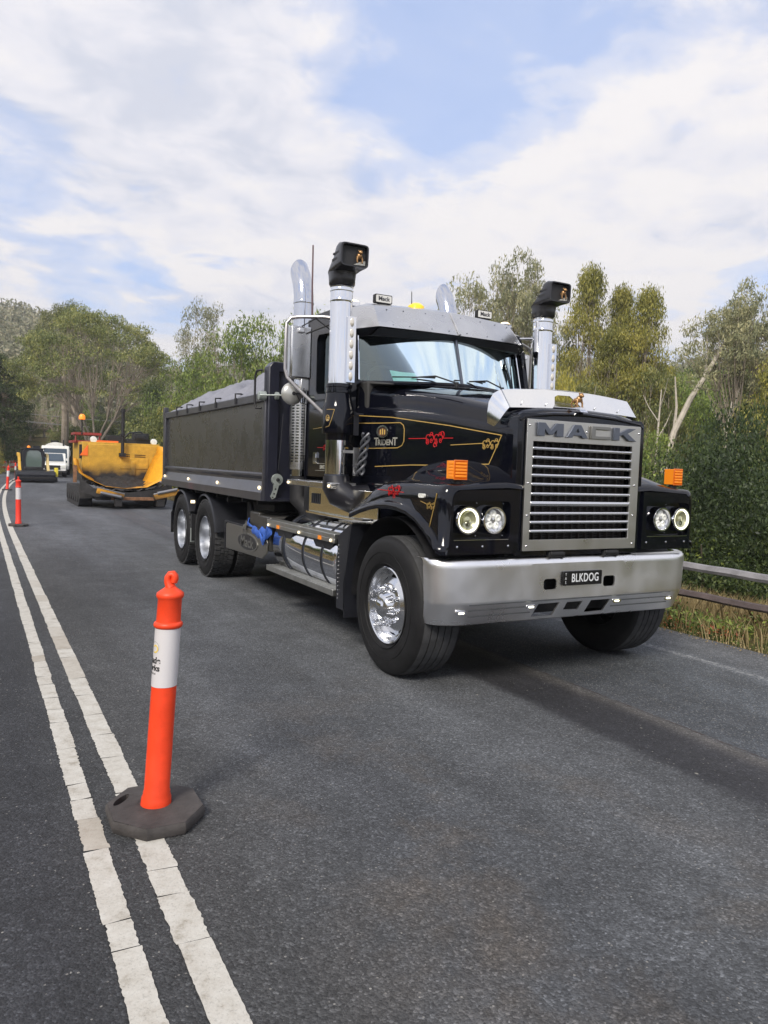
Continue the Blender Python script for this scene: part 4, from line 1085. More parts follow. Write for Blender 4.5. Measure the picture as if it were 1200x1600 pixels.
# ---- exhausts
for sg in (-1, 1):
    X0, Y0 = sg*.915, 3.36
    m = MB()
    m.tube([(X0, Y0, 1.45), (X0, Y0, 2.2), (X0, Y0, 3.05), (X0, Y0, 3.30)], [.105, .105, .105, .105], 0, 28, cap=False)
    m.tube([(X0, Y0, 3.29), (X0, Y0+.005, 3.36), (X0, Y0+.025, 3.44), (X0, Y0+.06, 3.52), (X0, Y0+.11, 3.60), (X0, Y0+.18, 3.68), (X0, Y0+.27, 3.76), (X0, Y0+.36, 3.83)], [.106]*8, 0, 32, cap=False)
    m.lathe([(3.27, .107), (3.285, .110), (3.30, .107)], 'z', (X0, Y0, 0), 0, 28)
    m.tube([(X0, Y0, 3.29), (X0, Y0+.005, 3.36), (X0, Y0+.025, 3.44), (X0, Y0+.06, 3.52), (X0, Y0+.11, 3.60), (X0, Y0+.18, 3.68), (X0, Y0+.27, 3.76), (X0, Y0+.36, 3.83)], [.099]*8, 1, 32, cap=False)
    # slash cut: extend the lower lip
    ex = m.build('exhaust_stack', [mat('stack_chrome', (.60, .62, .67), rough=.09, metal=1, rvar=.04, vscale=6), CHASSIS], TR, ang=50)
    bm = bmesh.new(); bm.from_mesh(ex.data)
    bmesh.ops.bisect_plane(bm, geom=bm.verts[:]+bm.edges[:]+bm.faces[:], plane_co=(X0, Y0+.13, 3.66), plane_no=(0, .93, .12), clear_outer=True)
    bm.to_mesh(ex.data); bm.free()
    # perforated heat shield: half cylinder with rows of slots
    m = MB(); r_ = .122; n_ = 18; rows = 46
    cx_ = X0-sg*0; 
    for i in range(rows):
        z0_, z1_ = 1.52+i*.0155, 1.52+(i+1)*.0155
        for k in range(n_):
            a0_, a1_ = R(175+k*150/n_), R(175+(k+1)*150/n_)
            if sg > 0: a0_, a1_ = PI-a1_, PI-a0_
            if i > 4 and i % 2 == 1 and k % 3 != 2 and 1 < k < n_-2: continue
            m.add([(cx_+r_*math.cos(a), Y0+r_*math.sin(a), z) for a, z in ((a0_, z0_), (a1_, z0_), (a1_, z1_), (a0_, z1_))], [(0, 1, 2, 3)])
    m.build('heat_shield', STAIN, ex, ang=60)
    m = MB(); m.tube([(X0+sg*-.02, Y0-.16, 2.9), (X0, Y0-.17, 2.2), (X0, Y0-.18, 1.62), (X0+sg*.02, Y0-.30, 1.52), (X0, Y0-.34, 1.46)], .018, 0, 10); m.build('grab_rail', STAIN, ex)
    m = MB(); m.tube([(X0, Y0, 1.45), (X0, Y0, 1.2), (X0-sg*.12, Y0-.12, 1.05), (X0-sg*.4, Y0-.4, 1.0)], .10, 0, 14); m.build('exhaust_elbow', CHASSIS, ex)

# ---- mirrors
for sg in (-1, 1):
    m = MB(); f_ = lambda x: x if sg < 0 else -x
    x0_, x1_ = sorted((f_(-1.405), f_(-1.19)))
    m.box(x0_, x1_, 2.43, 2.53, 2.375, 2.865, 0)
    mr = m.build('mirror', [STAIN, BLACK2], TR, bevel=.02, seg=3)
    m = MB(); m.box(x0_+.02, x1_-.02, 2.53, 2.534, 2.40, 2.84, 0); m.build('mirror_glass', CHROME, mr)
    m = MB(); m.box(f_(-1.31)-.03, f_(-1.31)+.03, 2.40, 2.43, 2.80, 2.84, 0)
    m.box(f_(-1.25)-.04, f_(-1.25)+.04, 2.44, 2.50, 2.27, 2.375, 0); m.build('mirror_lamp', BUMPAL, mr, bevel=.006)
    m = MB(); X = f_
    m.tube([(X(-1.0), 2.2, 2.93), (X(-1.15), 2.3, 2.945), (X(-1.32), 2.42, 2.945), (X(-1.40), 2.45, 2.93), (X(-1.44), 2.46, 2.88), (X(-1.445), 2.46, 2.60), (X(-1.445), 2.46, 2.46), (X(-1.43), 2.44, 2.38), (X(-1.35), 2.38, 2.28), (X(-1.10), 2.14, 1.98)], .017, 0, 10)
    m.tube([(X(-1.0), 2.24, 2.92), (X(-1.25), 2.42, 2.80)], .007, 1, 6); m.tube([(X(-1.0), 2.3, 2.80), (X(-1.2), 2.34, 2.93), (X(-1.3), 2.46, 2.86)], .006, 1, 6)
    m.build('mirror_arm', [mat('arm_alloy', (.36, .35, .36), rough=.4, metal=.8), CHASSIS], mr)
    m = MB(); c_ = (X(-1.365), 2.47, 2.235)
    prof_ = [(-.045, .001), (-.042, .03), (-.030, .075), (-.012, .098), (.006, .106), (.014, .104), (.016, .001)]
    m.lathe(prof_, 'y', c_, 0, 28); m.cyl((c_[0], 2.42, c_[2]), (c_[0], 2.44, c_[2]), .018, 1); m.tube([(c_[0], 2.42, c_[2]), (c_[0]+.09*(-sg), 2.42, c_[2]+.0), (X(-1.26), 2.44, 2.29)], .007, 1, 6)
    m.tube([(c_[0]+(.02)*(-sg), 2.42, c_[2]), (X(-1.30), 2.41, 2.15), (X(-1.24), 2.42, 2.14), (X(-1.20), 2.44, 2.20)], .005, 1, 6)
    m.build('spot_mirror', [mat('spot_shell', (.46, .46, .44), rough=.28, metal=.5), CHASSIS], mr, ang=50)

# ---- steps, tank, boxes on both sides
for sg in (-1, 1):
    def bxs(m, xa, xb, *r_, mi=0):
        a, b_ = sorted((sg*xa, sg*xb)); m.box(a, b_, *r_, mi)
    m = MB(); bxs(m, 1.00, 1.25, 1.79, 2.84, 1.372, 1.425); 
    m.build('cab_step', STAIN, TR, bevel=.006)
    for y in (2.80, 1.82):
        m = MB(); m.sphere((sg*1.255, y, 1.395), .012, .016, .014, 0, 8, 6); m.build('step_lamp', LAMPY, TR)
    m = MB(); bxs(m, 1.03, 1.06, 1.25, 2.72, 1.12, 1.37); bxs(m, 1.0, 1.10, 1.2, 2.70, 1.10, 1.125)
    for y in (2.55, 2.60): pass
    sk = m.build('skirt_panel', mat('skirt_mirror', (.80, .78, .72), rough=.08, metal=1), TR, bevel=.004)
    m = MB()
    for k in range(5): bxs(m, 1.062, 1.066, 2.44+k*.045, 2.465+k*.045, 1.20, 1.30)
    m.build('vent', DARKMET, sk)
    # tank: cylinder on its side
    m = MB(); zc, rr_, xc = .74, .335, sg*.90
    m.lathe([(1.72, .001), (1.725, .27), (1.735, .315), (1.76, rr_), (3.24, rr_), (3.27, .32), (3.285, .27), (3.30, .001)], 'y', (xc, 0, zc), 0, 56)
    tank = m.build('fuel_tank', CHROME, TR, ang=40)
    for y in (1.98, 2.42, 2.96):
        m = MB(); m.lathe([(y-.022, rr_+.001), (y-.022, rr_+.006), (y+.022, rr_+.006), (y+.022, rr_+.001)], 'y', (xc, 0, zc), 0, 56); m.lathe([(y-.010, rr_+.006), (y-.010, rr_+.010), (y+.010, rr_+.010), (y+.010, rr_+.006)], 'y', (xc, 0, zc), 1, 56)
        m.build('tank_strap', [DARKMET, CHASSIS], tank)
    # two step rails outside the tank
    m = MB(); bxs(m, 1.13, 1.255, 1.67, 3.39, .945, .985); bxs(m, 1.225, 1.2545, 1.67, 3.39, .905, .944); 
    up_ = m.build('step_rail', mat('step_alloy', (.55, .55, .52), rough=.4, metal=1, bump=.15, bscale=50, var=.12), TR, bevel=.004, label='upper step rail over the tank with five small lamps')
    for y, mt_ in ((3.34, LAMPY), (2.48, LAMPY), (1.74, LAMPY), (3.05, AMBER), (1.98, AMBER)):
        m = MB(); 
        if mt_ is AMBER: bxs(m, 1.2545, 1.262, y-.03, y+.03, .91, .945)
        else: m.sphere((sg*1.258, y, .925), .010, .016, .014, 0, 10, 6)
        m.build('step_lamp', mt_, up_)
    m = MB()
    for y in (1.98, 2.95):
        m = MB(); q = [(y-.24, .905), (y+.24, .905), (y+.20, .86), (y+.06, .76), (y+.045, .74), (y-.045, .74), (y-.06, .76), (y-.20, .86)]; m.prism(q, 'x', sg*1.215, sg*1.222); m.build('step_bracket', BLACK2, up_)
    m = MB(); bxs(m, 1.06, 1.255, 1.67, 3.375, .445, .50); 
    for k in range(5): bxs(m, 1.075+k*.036, 1.082+k*.036, 1.68, 3.36, .50, .506)
    m.build('step_rail', MATS['step_alloy'], TR, bevel=.004, label='lower ribbed alloy step rail')
    m = MB()
    for y in (1.9, 2.6, 3.2): bxs(m, .8, 1.10, y-.02, y+.02, .43, .445); m.box(*sorted((sg*1.0, sg*1.02)), y-.03, y+.03, .43, .90)
    m.build('step_hanger', CHASSIS, TR)
    # splash guard behind the front wheel
    m = MB()
    m.loft([[(sg*1.25, 1.60, .98), (sg*1.25, 1.36, 1.10), (sg*1.235, 1.36, 1.10), (sg*1.235, 1.60, .98)], [(sg*1.25, 1.60, .93), (sg*1.25, 1.40, .95), (sg*1.235, 1.40, .95), (sg*1.235, 1.60, .93)], [(sg*1.25, 1.62, .60), (sg*1.25, 1.46, .60), (sg*1.235, 1.46, .60), (sg*1.235, 1.62, .60)], [(sg*1.25, 1.60, .36), (sg*1.25, 1.44, .36), (sg*1.235, 1.44, .36), (sg*1.235, 1.60, .36)]])
    m.loft([[(sg*1.25, 1.36, 1.10), (sg*.75, 1.36, 1.10), (sg*.75, 1.345, 1.10), (sg*1.25, 1.345, 1.10)], [(sg*1.25, 1.47, .60), (sg*.75, 1.47, .60), (sg*.75, 1.455, .60), (sg*1.25, 1.455, .60)], [(sg*1.25, 1.45, .30), (sg*.75, 1.45, .30), (sg*.75, 1.435, .30), (sg*1.25, 1.435, .30)]])
    for k in range(14):
        z = .90-k*.035; m.lathe([(-.004, .001), (-.003, .006), (0, .007)], 'x', (sg*1.251-(.0 if sg < 0 else -.002), 1.58, z), 1, 6)
    fl = m.build('splash_guard', [BLACK2, STAIN], TR)
    m = MB()
    bxs(m, 1.08, 1.25, 1.33, 1.60, 1.10, 1.115); bxs(m, 1.15, 1.25, 1.15, 1.30, 1.14, 1.155)
    m.build('top_bracket', STAIN, fl)
    # battery boxes ahead of the drive wheels
    m = MB(); bxs(m, .72, 1.20, 3.45, 3.86, .62, 1.0); bxs(m, .72, 1.17, 3.90, 4.22, .66, 1.02)
    m.build('battery_box', mat('box_grey', (.06, .058, .054), rough=.35, metal=.4, var=.2), TR, bevel=.02)
    m = MB(); m.tube([(sg*1.225, 3.35, .86), (sg*1.22, 3.5, .80), (sg*1.225, 3.62, .84), (sg*1.215, 3.75, .78), (sg*1.22, 3.88, .82), (sg*1.2, 4.02, .80), (sg*1.19, 4.22, .84), (sg*1.15, 4.3, .9)], [.05, .055, .045, .055, .05, .055, .045, .04], 0, 8, sx=.35)
    m.tube([(sg*1.235, 3.40, .90), (sg*1.24, 3.55, .72), (sg*1.23, 3.68, .80)], [.03, .04, .03], 0, 8, sx=.4)
    m.build('blue_strap', BLUEST, TR)
    # stainless quarter guard with the oval badge
    m = MB(); m.prism([(4.98, .50), (4.98, .80), (4.93, .82), (3.55, .82), (3.45, .72), (3.48, .60), (3.62, .53)], 'x', sg*1.205, sg*1.222, 0)
    m.prism([(5.00, .49), (5.02, .49), (5.02, .84), (5.0, .84)], 'x', sg*1.20, sg*1.23, 1)
    m.prism([(3.6, .82), (5.02, .82), (5.02, .845), (3.6, .845)], 'x', sg*.75, sg*1.222, 1)
    qg = m.build('quarter_panel', [mat('satin_steel', (.30, .29, .26), rough=.28, metal=.9), BLACK2], TR, bevel=.004)
    m = MB(); yc_, zc_ = 4.12, .66
    m.prism([(yc_+.36*math.cos(2*PI*k/28), zc_+.105*math.sin(2*PI*k/28)) for k in range(28)], 'x', sg*1.222, sg*1.230, 1)
    m.prism([(yc_+.335*math.cos(2*PI*k/28), zc_+.088*math.sin(2*PI*k/28)) for k in range(28)], 'x', sg*1.230, sg*1.232, 0)
    if sg < 0:
        m.text('Mack', .17, side_mx(-1.234, yc_, zc_-.005), .001, 1, sx=1.3, bold=.002)
        mb2 = MB(); bulldog(mb2, 0, 0, 0, .13); m.add([(-1.235+v[0]*.1, yc_+.05+v[1], zc_+.085+v[2]) for v in mb2.v], mb2.f, 1)
    m.build('oval_badge', [mat('badge_black', (.015, .015, .016), rough=.3), mat('badge_silver', (.22, .22, .21), rough=.4, metal=.7)], qg)

# ---- mudguards over the drive wheels
for sg in (-1, 1):
    for yc_, a0_, a1_ in ((5.97, 12, 150), (7.30, 30, 175)):
        m = MB(); rr = []
        for a_ in np.linspace(a0_, a1_, 18):
            c_, s_ = math.cos(R(a_)), math.sin(R(a_)); r_ = .605; q = []
            for x, dr_ in ((.60, 0), (1.19, 0), (1.235, -.006), (1.25, -.03), (1.238, -.03), (1.19, -.012), (.60, -.012)):
                q.append((sg*x, yc_-(r_+dr_)*c_, .53+(r_+dr_)*s_))
            rr.append(q)
        m.loft(rr, 0); 
        m.build('mudguard', BLACK2, TR, ang=30)
    m = MB(); m.box(*sorted((sg*.62, sg*1.24)), 7.93, 7.945, .42, .75); m.build('mudflap', RUBBER, TR)
    m = MB(); m.box(*sorted((sg*1.19, sg*1.245)), 6.60, 6.67, .42, .80, 0); m.box(*sorted((sg*1.20, sg*1.25)), 6.61, 6.66, .40, .60, 1); m.build('guard_bracket', [CHASSIS, ZINC], TR)
    m = MB(); m.cyl((sg*1.2, 6.63, .98), (sg*1.255, 6.63, .98), .022, 0); m.build('side_marker', LAMPY, TR)
    m = MB(); m.cyl((sg*.8, 5.02, 1.10), (sg*1.2, 5.02, 1.10), .03); m.build('guard_stay', CHASSIS, TR); m = MB(); m.cyl((sg*1.0, 4.6, .9), (sg*1.0, 4.75, 1.15), .03); m.build('guard_stay', CHASSIS, TR)

# ---- tray
m = MB()
YF, YR = 3.50, 8.50
m.box(-1.16, 1.16, YF+.06, YR-.06, 1.17, 1.24)                       # floor
for sg in (-1, 1):
    a, b_ = sorted((sg*1.20, sg*1.225)); m.box(a, b_, YF+.04, YR-.1, 1.24, 2.26, 0)
m.box(-1.2, 1.2, YR-.10, YR-.06, 1.2, 2.24, 0)
tray = m.build('tray', TRAYP, TR)
for sg in (-1, 1):
    m = MB()
    # folded lower rail: ledge, slope, lip
    pr = [(1.20, 1.47), (1.235, 1.47), (1.262, 1.455), (1.262, 1.430), (1.228, 1.405), (1.228, 1.375), (1.285, 1.255), (1.285, 1.165), (1.20, 1.165)]
    m.loft([[(sg*x, y, z) for x, z in pr] for y in (YF+.03, YR-.02)], 0)
    m.build('lower_rail', TRAYR, tray, ang=20, bevel=.004)
    m = MB(); pr = [(1.18, 2.24), (1.262, 2.24), (1.262, 2.325), (1.25, 2.335), (1.18, 2.335)]
    m.loft([[(sg*x, y, z) for x, z in pr] for y in (YF+.03, YR-.02)], 0)
    m.build('top_rail', TRAYR, tray, ang=20, bevel=.006)
    for y0_, y1_ in ((YF, YF+.06), (YR-.14, YR)):
        m = MB(); m.box(*sorted((sg*1.15, sg*1.268)), y0_, y1_, 1.165, 2.30 if y0_ > 5 else 2.28); m.build('corner_post', TRAYR, tray, bevel=.012)
    for y in (8.30, 6.75, 5.25, 3.62):
        m = MB(); m.sphere((sg*1.27, y, 1.305), .016, .032, .022, 0, 10, 6); m.build('side_marker', LAMPY, tray)
    for y in (7.55, 6.9, 6.2, 5.4, 4.55):
        m = MB(); m.tube([(sg*1.27, y, 2.30), (sg*1.272, y, 2.38), (sg*1.20, y+.02, 2.385), (sg*1.1, y+.1, 2.37)], .010, 0, 6); m.box(*sorted((sg*1.26, sg*1.275)), y-.03, y+.03, 2.26, 2.33); m.build('tarp_hook', CHASSIS, tray)
m = MB()
# headboard: raised front wall with rounded shoulders and folded frame
ob_ = [(-1.245, 1.165), (1.245, 1.165), (1.245, 2.60), (1.20, 2.655), (-1.20, 2.655), (-1.245, 2.60)]
frame_plate(m, ob_, [[(-1.12, 1.2), (1.12, 1.2), (1.12, 2.55), (-1.12, 2.55)]], 3.46, 3.62); m.box(-1.13, 1.13, 3.50, 3.54, 1.19, 2.56)
hb = m.build('headboard', mat('headboard_paint', (.012, .013, .024), rough=.38, coat=.2, var=.2), tray, bevel=.012)
m = MB(); m.tube([(-1.25, 3.66, 2.58), (-1.30, 3.70, 2.57), (-1.31, 3.72, 2.52), (-1.31, 3.72, 2.22), (-1.30, 3.70, 2.17), (-1.25, 3.66, 2.17)], .013, 0, 8); m.build('grab_handle', CHASSIS, tray)
m = MB(); m.lathe([(-1.34, .001), (-1.335, .045), (-1.30, .05), (-1.26, .05)], 'x', (0, 3.52, 2.29), 0, 20); m.cyl((-1.34, 3.46, 2.29), (-1.05, 3.2, 2.29), .008, 0)
m.lathe([(-1.20, .012), (-1.19, .04), (-1.16, .04), (-1.15, .012)], 'x', (0, 3.40, 2.29), 0, 16)
m.build('tarp_winder', ZINC, tray)
m = MB(); m.lathe([(-.02, .001), (-.018, .06), (0, .065), (.01, .065)], 'y', (-1.13, 3.45, 1.40), 0, 20); m.lathe([(-.03, .001), (-.028, .018), (0, .02)], 'y', (-1.13, 3.44, 1.40), 1, 12)
m.prism([(-1.165, 1.40), (-1.10, 1.38), (-1.13, 1.28), (-1.15, 1.21), (-1.185, 1.19), (-1.20, 1.22), (-1.17, 1.29)], 'y', 3.435, 3.46, 0)
for x, z in ((-1.15, 1.30), (-1.165, 1.25), (-1.18, 1.21)): m.lathe([(-.002, .001), (-.001, .010), (0, .012)], 'y', (x, 3.436, z), 1, 8)
m.build('latch_plate', [ZINC, CHASSIS], tray)
m = MB(); m.tube([(-1.08, 3.45, 2.1), (-1.10, 3.44, 1.8), (-1.12, 3.45, 1.5)], .006); m.build('tarp_rope', BLACK2, tray)
# hoist and subframe below
m = MB(); m.box(-.5, -.38, 3.7, 8.4, 1.06, 1.17); m.box(.38, .5, 3.7, 8.4, 1.06, 1.17)
for y in np.arange(4.0, 8.4, .55): m.box(-1.15, 1.15, y, y+.06, 1.10, 1.166)
m.cyl((0, 3.35, 1.0), (0, 3.42, 2.5), .10, 0, 16)
m.build('subframe', CHASSIS, tray)
# tarp: lumpy cloth heaped over the load
m = MB(); rows = []
for j in range(101):
    y = 3.62+(8.42-3.62)*j/100; row = []
    for i in range(57):
        u = -1+2*i/56; x = u*1.235
        hgt = np.interp(y, [3.6, 3.9, 5.2, 6.8, 7.5, 8.0, 8.3, 8.42], [.36, .43, .48, .48, .43, .30, .12, .01])
        dome = (1-abs(u)**2.6)
        z = 2.345+hgt*dome
        f_ = min(1, (1-abs(u))*6)*min(1, (8.42-y)*3)
        wv = mnoise.noise(Vector((x*1.3, y*1.5, 0)))*.12-abs(mnoise.noise(Vector((x*1.6+y*1.1, y*1.9-x, 4))))*.24-abs(mnoise.noise(Vector((x*4-y*2, y*3.4, 9))))*.11
        z += wv*f_
        if abs(u) > .985: z = 2.335
        row.append((x, y, z))
    rows.append(row)
m.loft(rows, 0, cap=False, close=False)
m.build('tarp_cover', TARP, tray, ang=80)
# tail
m = MB(); m.box(-1.2, 1.2, 8.42, 8.5, 1.17, 2.3); m.box(-1.27, -1.2, 8.40, 8.52, 2.25, 2.42); m.box(1.2, 1.27, 8.40, 8.52, 2.25, 2.42); m.build('tailgate', TRAYR, tray, bevel=.01)
# papers on the dash
PA = thing('paper_sheets', 'pale green paper sheets lying on the dashboard behind the windscreen', 'paper', (-.46, 1.94, 2.345))
m = MB()
for k, (dx, rz_, ry_) in enumerate(((0, .1, .0), (.03, -.12, .01), (-.03, .3, .02))):
    rot = Matrix.Rotation(rz_, 3, 'Z') @ Matrix.Rotation(R(62), 3, 'X')
    m.obox((dx, .02*k, .065+.004*k), .21, .13, .002, rot)
m.build('paper', mat('mint_paper', (.50, .80, .74), rough=.7, emis=None), PA)
# ------------------------------------------------------------------ bollards
ORANGE = mat('orange_plastic', (.78, .058, .015), rough=.45, spec=.4, var=.12, vscale=9, rvar=.1)
REDORANGE = mat('red_orange_plastic', (.80, .045, .025), rough=.45)
REFL = mat('reflective_band', (.74, .72, .74), rough=.32, metal=.25, bump=.05, bscale=120)
BASER = mat('bollard_rubber', (.048, .043, .042), rough=.8, var=.45, vscale=9, bump=.25, bscale=70)
def bollard(label, loc, lean=(0, 0), near=False, colour=None, rz=0, group='orange lane bollards'):
    b_ = thing('bollard', label, 'bollard', loc, rz, group)
    m = MB(); seg = 40 if near else 16
    oct_ = []
    for k in range(8):
        a_ = R(22.5+45*k); oct_.append((.215*math.cos(a_), .250*math.sin(a_)))
    def sc(f): return [(x*f, y*f) for x, y in oct_]
    hole = [(-.165+.028*math.cos(R(t_))*1.0, .035+.0+.058*math.sin(R(t_))) for t_ in range(0, 360, 30)]
    if near:
        rr = [[(x, y, 0) for x, y in sc(.97)], [(x, y, .022) for x, y in sc(1.0)], [(x, y, .040) for x, y in sc(.985)], [(x, y, .050) for x, y in sc(.955)]]
        m.loft(rr, 0, cap=False)
        bm = bmesh.new()
        def lp(p): 
            v = [bm.verts.new((x, y, .050+.012*max(0, 1-math.hypot(x, y)/.25))) for x, y in p]; return [bm.edges.new((v[i], v[(i+1) % len(v)])) for i in range(len(v))]
        hh = [(-.128+.062*math.cos(R(t_))*.62+.020*math.sin(R(t_))*-.78, .095+.062*math.cos(R(t_))*.78+.020*math.sin(R(t_))*.62) for t_ in range(0, 360, 24)]
        cc_ = [(.075*math.cos(R(t_)), .075*math.sin(R(t_))) for t_ in range(0, 360, 18)]
        es = lp(sc(.955))+lp(hh)+lp(cc_); bmesh.ops.triangle_fill(bm, use_beauty=True, edges=es); bm.verts.index_update()
        m.add([v.co.copy() for v in bm.verts], [[v.index for v in f.verts] for f in bm.faces]); bm.free()
        m.loft([[(x, y, .052) for x, y in hh], [(x, y, .012) for x, y in hh]], 0, cap=False); m.prism(hh, 'z', .008, .012, 1)
        m.lathe([(.058, .08), (.056, .06), (.03, .055)], 'z', (0, 0, 0), 0, 20)
    else:
        m.loft([[(x, y, 0) for x, y in sc(1)], [(x, y, .04) for x, y in sc(1)], [(x, y, .05) for x, y in sc(.94)]], 0)
    m.build('base', [BASER, CHASSIS], b_, ang=30, bevel=.004 if near else 0)
    lx, ly = lean; TL = Matrix(((1, 0, lx, 0), (0, 1, ly, 0), (0, 0, 1, 0), (0, 0, 0, 1)))
    def fin(m, name, mats, par=b_, **k):
        m.v = [tuple(TL @ Vector(v)) for v in m.v]; return m.build(name, mats, par, **k)
    Z = 1.05/1.05; OR = colour or ORANGE
    m = MB()
    m.lathe([(.045, .066), (.055, .0665), (.085, .064), (.10, .058), (.110, .0585), (.118, .055), (.40, .0545), (.80, .0535), (.838, .0535), (.842, .060), (.852, .0635), (.862, .060), (.866, .053), (.872, .0525), (.965, .0515), (.970, .056), (.980, .060), (.992, .058), (1.002, .045), (1.012, .030), (1.022, .020), (1.035, .014)], 'z', (0, 0, 0), 0, seg)
    m.tube([(.88*u_, -.47*u_, z_) for u_, z_ in ((.0, 1.015), (-.008, 1.030), (-.014, 1.045), (-.014, 1.060), (-.006, 1.073), (.006, 1.075), (.014, 1.066), (.016, 1.052), (.012, 1.038))] if near else [(0, 0, 1.02), (0, 0, 1.08)], [.022, .019, .0175, .0165, .016, .016, .016, .016, .015] if near else .02, 0, 12 if near else 6, sx=1.3)
    fin(m, 'post', OR, ang=50)
    m = MB(); m.lathe([(.583, .0545), (.583, .0556), (.838, .0552), (.838, .0535)], 'z', (0, 0, 0), 0, seg)
    band = fin(m, 'reflective_band', [REFL], ang=30)
    if near:
        m = MB(); ro = .0562
        def wrap(mb, a0, z0):
            a0 = R(a0); mb.v = [((ro+v[2])*math.cos(a0+v[0]/ro), (ro+v[2])*math.sin(a0+v[0]/ro), z0+v[1]) for v in mb.v]
        t1 = MB(); t1.text('Wade', .040, Matrix.Identity(4), .0003, 0, bold=.0012); wrap(t1, 184, .700); m.add(t1.v, t1.f, 0)
        t1 = MB(); t1.text('Works', .036, Matrix.Identity(4), .0003, 0, bold=.0012); wrap(t1, 180, .667); m.add(t1.v, t1.f, 0)
        t1 = MB(); t1.text('Pty Ltd', .012, Matrix.Identity(4), .0003, 0); wrap(t1, 194, .643); m.add(t1.v, t1.f, 0)
        t1 = MB()
        def arc2(cx, cy, r_, a0, a1, w):
            pts = [(cx+r_*math.cos(R(a0+(a1-a0)*i/16)), cy+r_*math.sin(R(a0+(a1-a0)*i/16))) for i in range(17)]
            t1.loft([[(x, y, 0) for x, y in pts], [(cx+(x-cx)*(1-w), cy+(y-cy)*(1-w), 0) for x, y in pts]], 0, cap=False, close=False)
        arc2(0, 0, .026, 0, 360, .08)
        wrap(t1, 196, .757); m.add(t1.v, t1.f, 1)
        t1 = MB(); arc2(0, -.004, .018, -120, 150, .35); wrap(t1, 200, .755); m.add(t1.v, t1.f, 2)
        fin(m, 'printed_logo', [mat('print_black', (.02, .02, .02), rough=.5), mat('print_grey', (.35, .35, .33), rough=.5), mat('print_gold', (.75, .55, .10), rough=.5)], band, flat=True)
    return b_
bollard('large orange bollard in the foreground standing on the centre line, nearest the viewer', (-3.272, -.905, .0045), lean=(.056, .02), near=True, rz=0)
bollard('red bollard beside the centre line level with the yellow paving machine, second nearest', (-3.16, 14.1, .005), lean=(-.005, 0), colour=REDORANGE)
bollard('small leaning red bollard at the left edge, third along the centre line', (-2.81, 32.0, .005), lean=(.05, 0), colour=REDORANGE)
bollard('far red bollard just behind the second one, in front of the compact loader', (-1.95, 45.0, .005), colour=REDORANGE)
for x, y, d in ((-1.0, 56, 'left of the far orange barriers'), (-.3, 62, 'right of the far orange barriers')):
    bollard('tiny distant red bollard '+d+' beyond the loader', (x, y, .005), colour=REDORANGE)
for k, (x, y) in enumerate(((-2.2, 66.0), (-1.1, 67.0))):
    t_ = thing('road_barrier', ('left' if k == 0 else 'right')+' of two low orange and white barriers far up the road', 'barrier', (x, y, H(x, y)+.05), 0, 'far orange barriers')
    m = MB(); m.box(-.45, .45, -.03, .03, .75, .95); m.box(-.45, .45, -.03, .03, .35, .5); m.build('rail', REDORANGE, t_)
    m = MB(); m.box(-.42, -.37, -.2, .2, 0, 1.0); m.box(.37, .42, -.2, .2, 0, 1.0); m.box(-.3, .3, -.02, .02, .5, .75); m.build('leg', WHITEP, t_)

# ------------------------------------------------------------------ post and rail fence by the verge
FEN = mat('weathered_rail', (.22, .215, .23), rough=.9, var=.3, vscale=6, bump=.6, bscale=18, aniso=(14, .8, 14))
FEND = mat('dark_lower_rail', (.085, .065, .065), rough=.85, var=.4, vscale=6, bump=.6, bscale=18, aniso=(14, .8, 14))  # lower rail timber, darker and browner than the top rail
fe = thing('timber_fence', 'low weathered timber post and rail fence along the grassy verge right of the truck', 'fence', (3.05, 0, -.1))
YS_ = np.arange(-7.7, 40, 2.4)
for y in YS_:
    m = MB(); g_ = H(3.05, y); pts = [(.05+.07*math.cos(k*PI/3+.3), y+.07*math.sin(k*PI/3+.3)) for k in range(6)]
    m.loft([[(p[0], p[1], g_-.2+.1) for p in pts], [(p[0]*.98, p[1], .72) for p in pts]], 0)
    m.build('post', FEN, fe, bevel=.008)
rnd = random.Random(4)
for zz, mt_, t0 in ((.575, FEN, .075), (.265, FEND, .055)):
    for a_, b_ in zip(YS_[:-1], YS_[1:]):
        m = MB(); dz = rnd.uniform(-.012, .012); n_ = 8; rings = []
        for i in range(n_+1):
            y = a_+.02+(b_-a_-.03)*i/n_; w = rnd.uniform(-.006, .006)
            rings.append([(-.055, y, zz+dz+w), (-.03, y, zz+.045+dz+w), (.02, y, zz+.05+dz+w), (.045, y, zz+dz), (.03, y, zz-t0*.45+dz), (-.035, y, zz-t0*.45+dz+w)])
        m.v = []; m.loft([[(x, y, z+.1) for x, y, z in r_] for r_ in rings], 0); m.build('rail', mt_, fe, ang=50)

# ------------------------------------------------------------------ road paver
YEL = mat('machine_yellow', (.62, .36, .035), rough=.45, var=.28, vscale=2.6, coat=.15, bump=.1, bscale=6)
YELO = mat('hopper_yellow', (.78, .34, .015), rough=.48, col2=(.50, .20, .02), vscale=1.8, coat=.1)
TAR = mat('tarry_steel', (.018, .017, .018), rough=.75, var=.6, vscale=7, bump=.7, bscale=14)
RUSTY = mat('rusty_edge', (.20, .10, .05), rough=.8, var=.5, vscale=6)
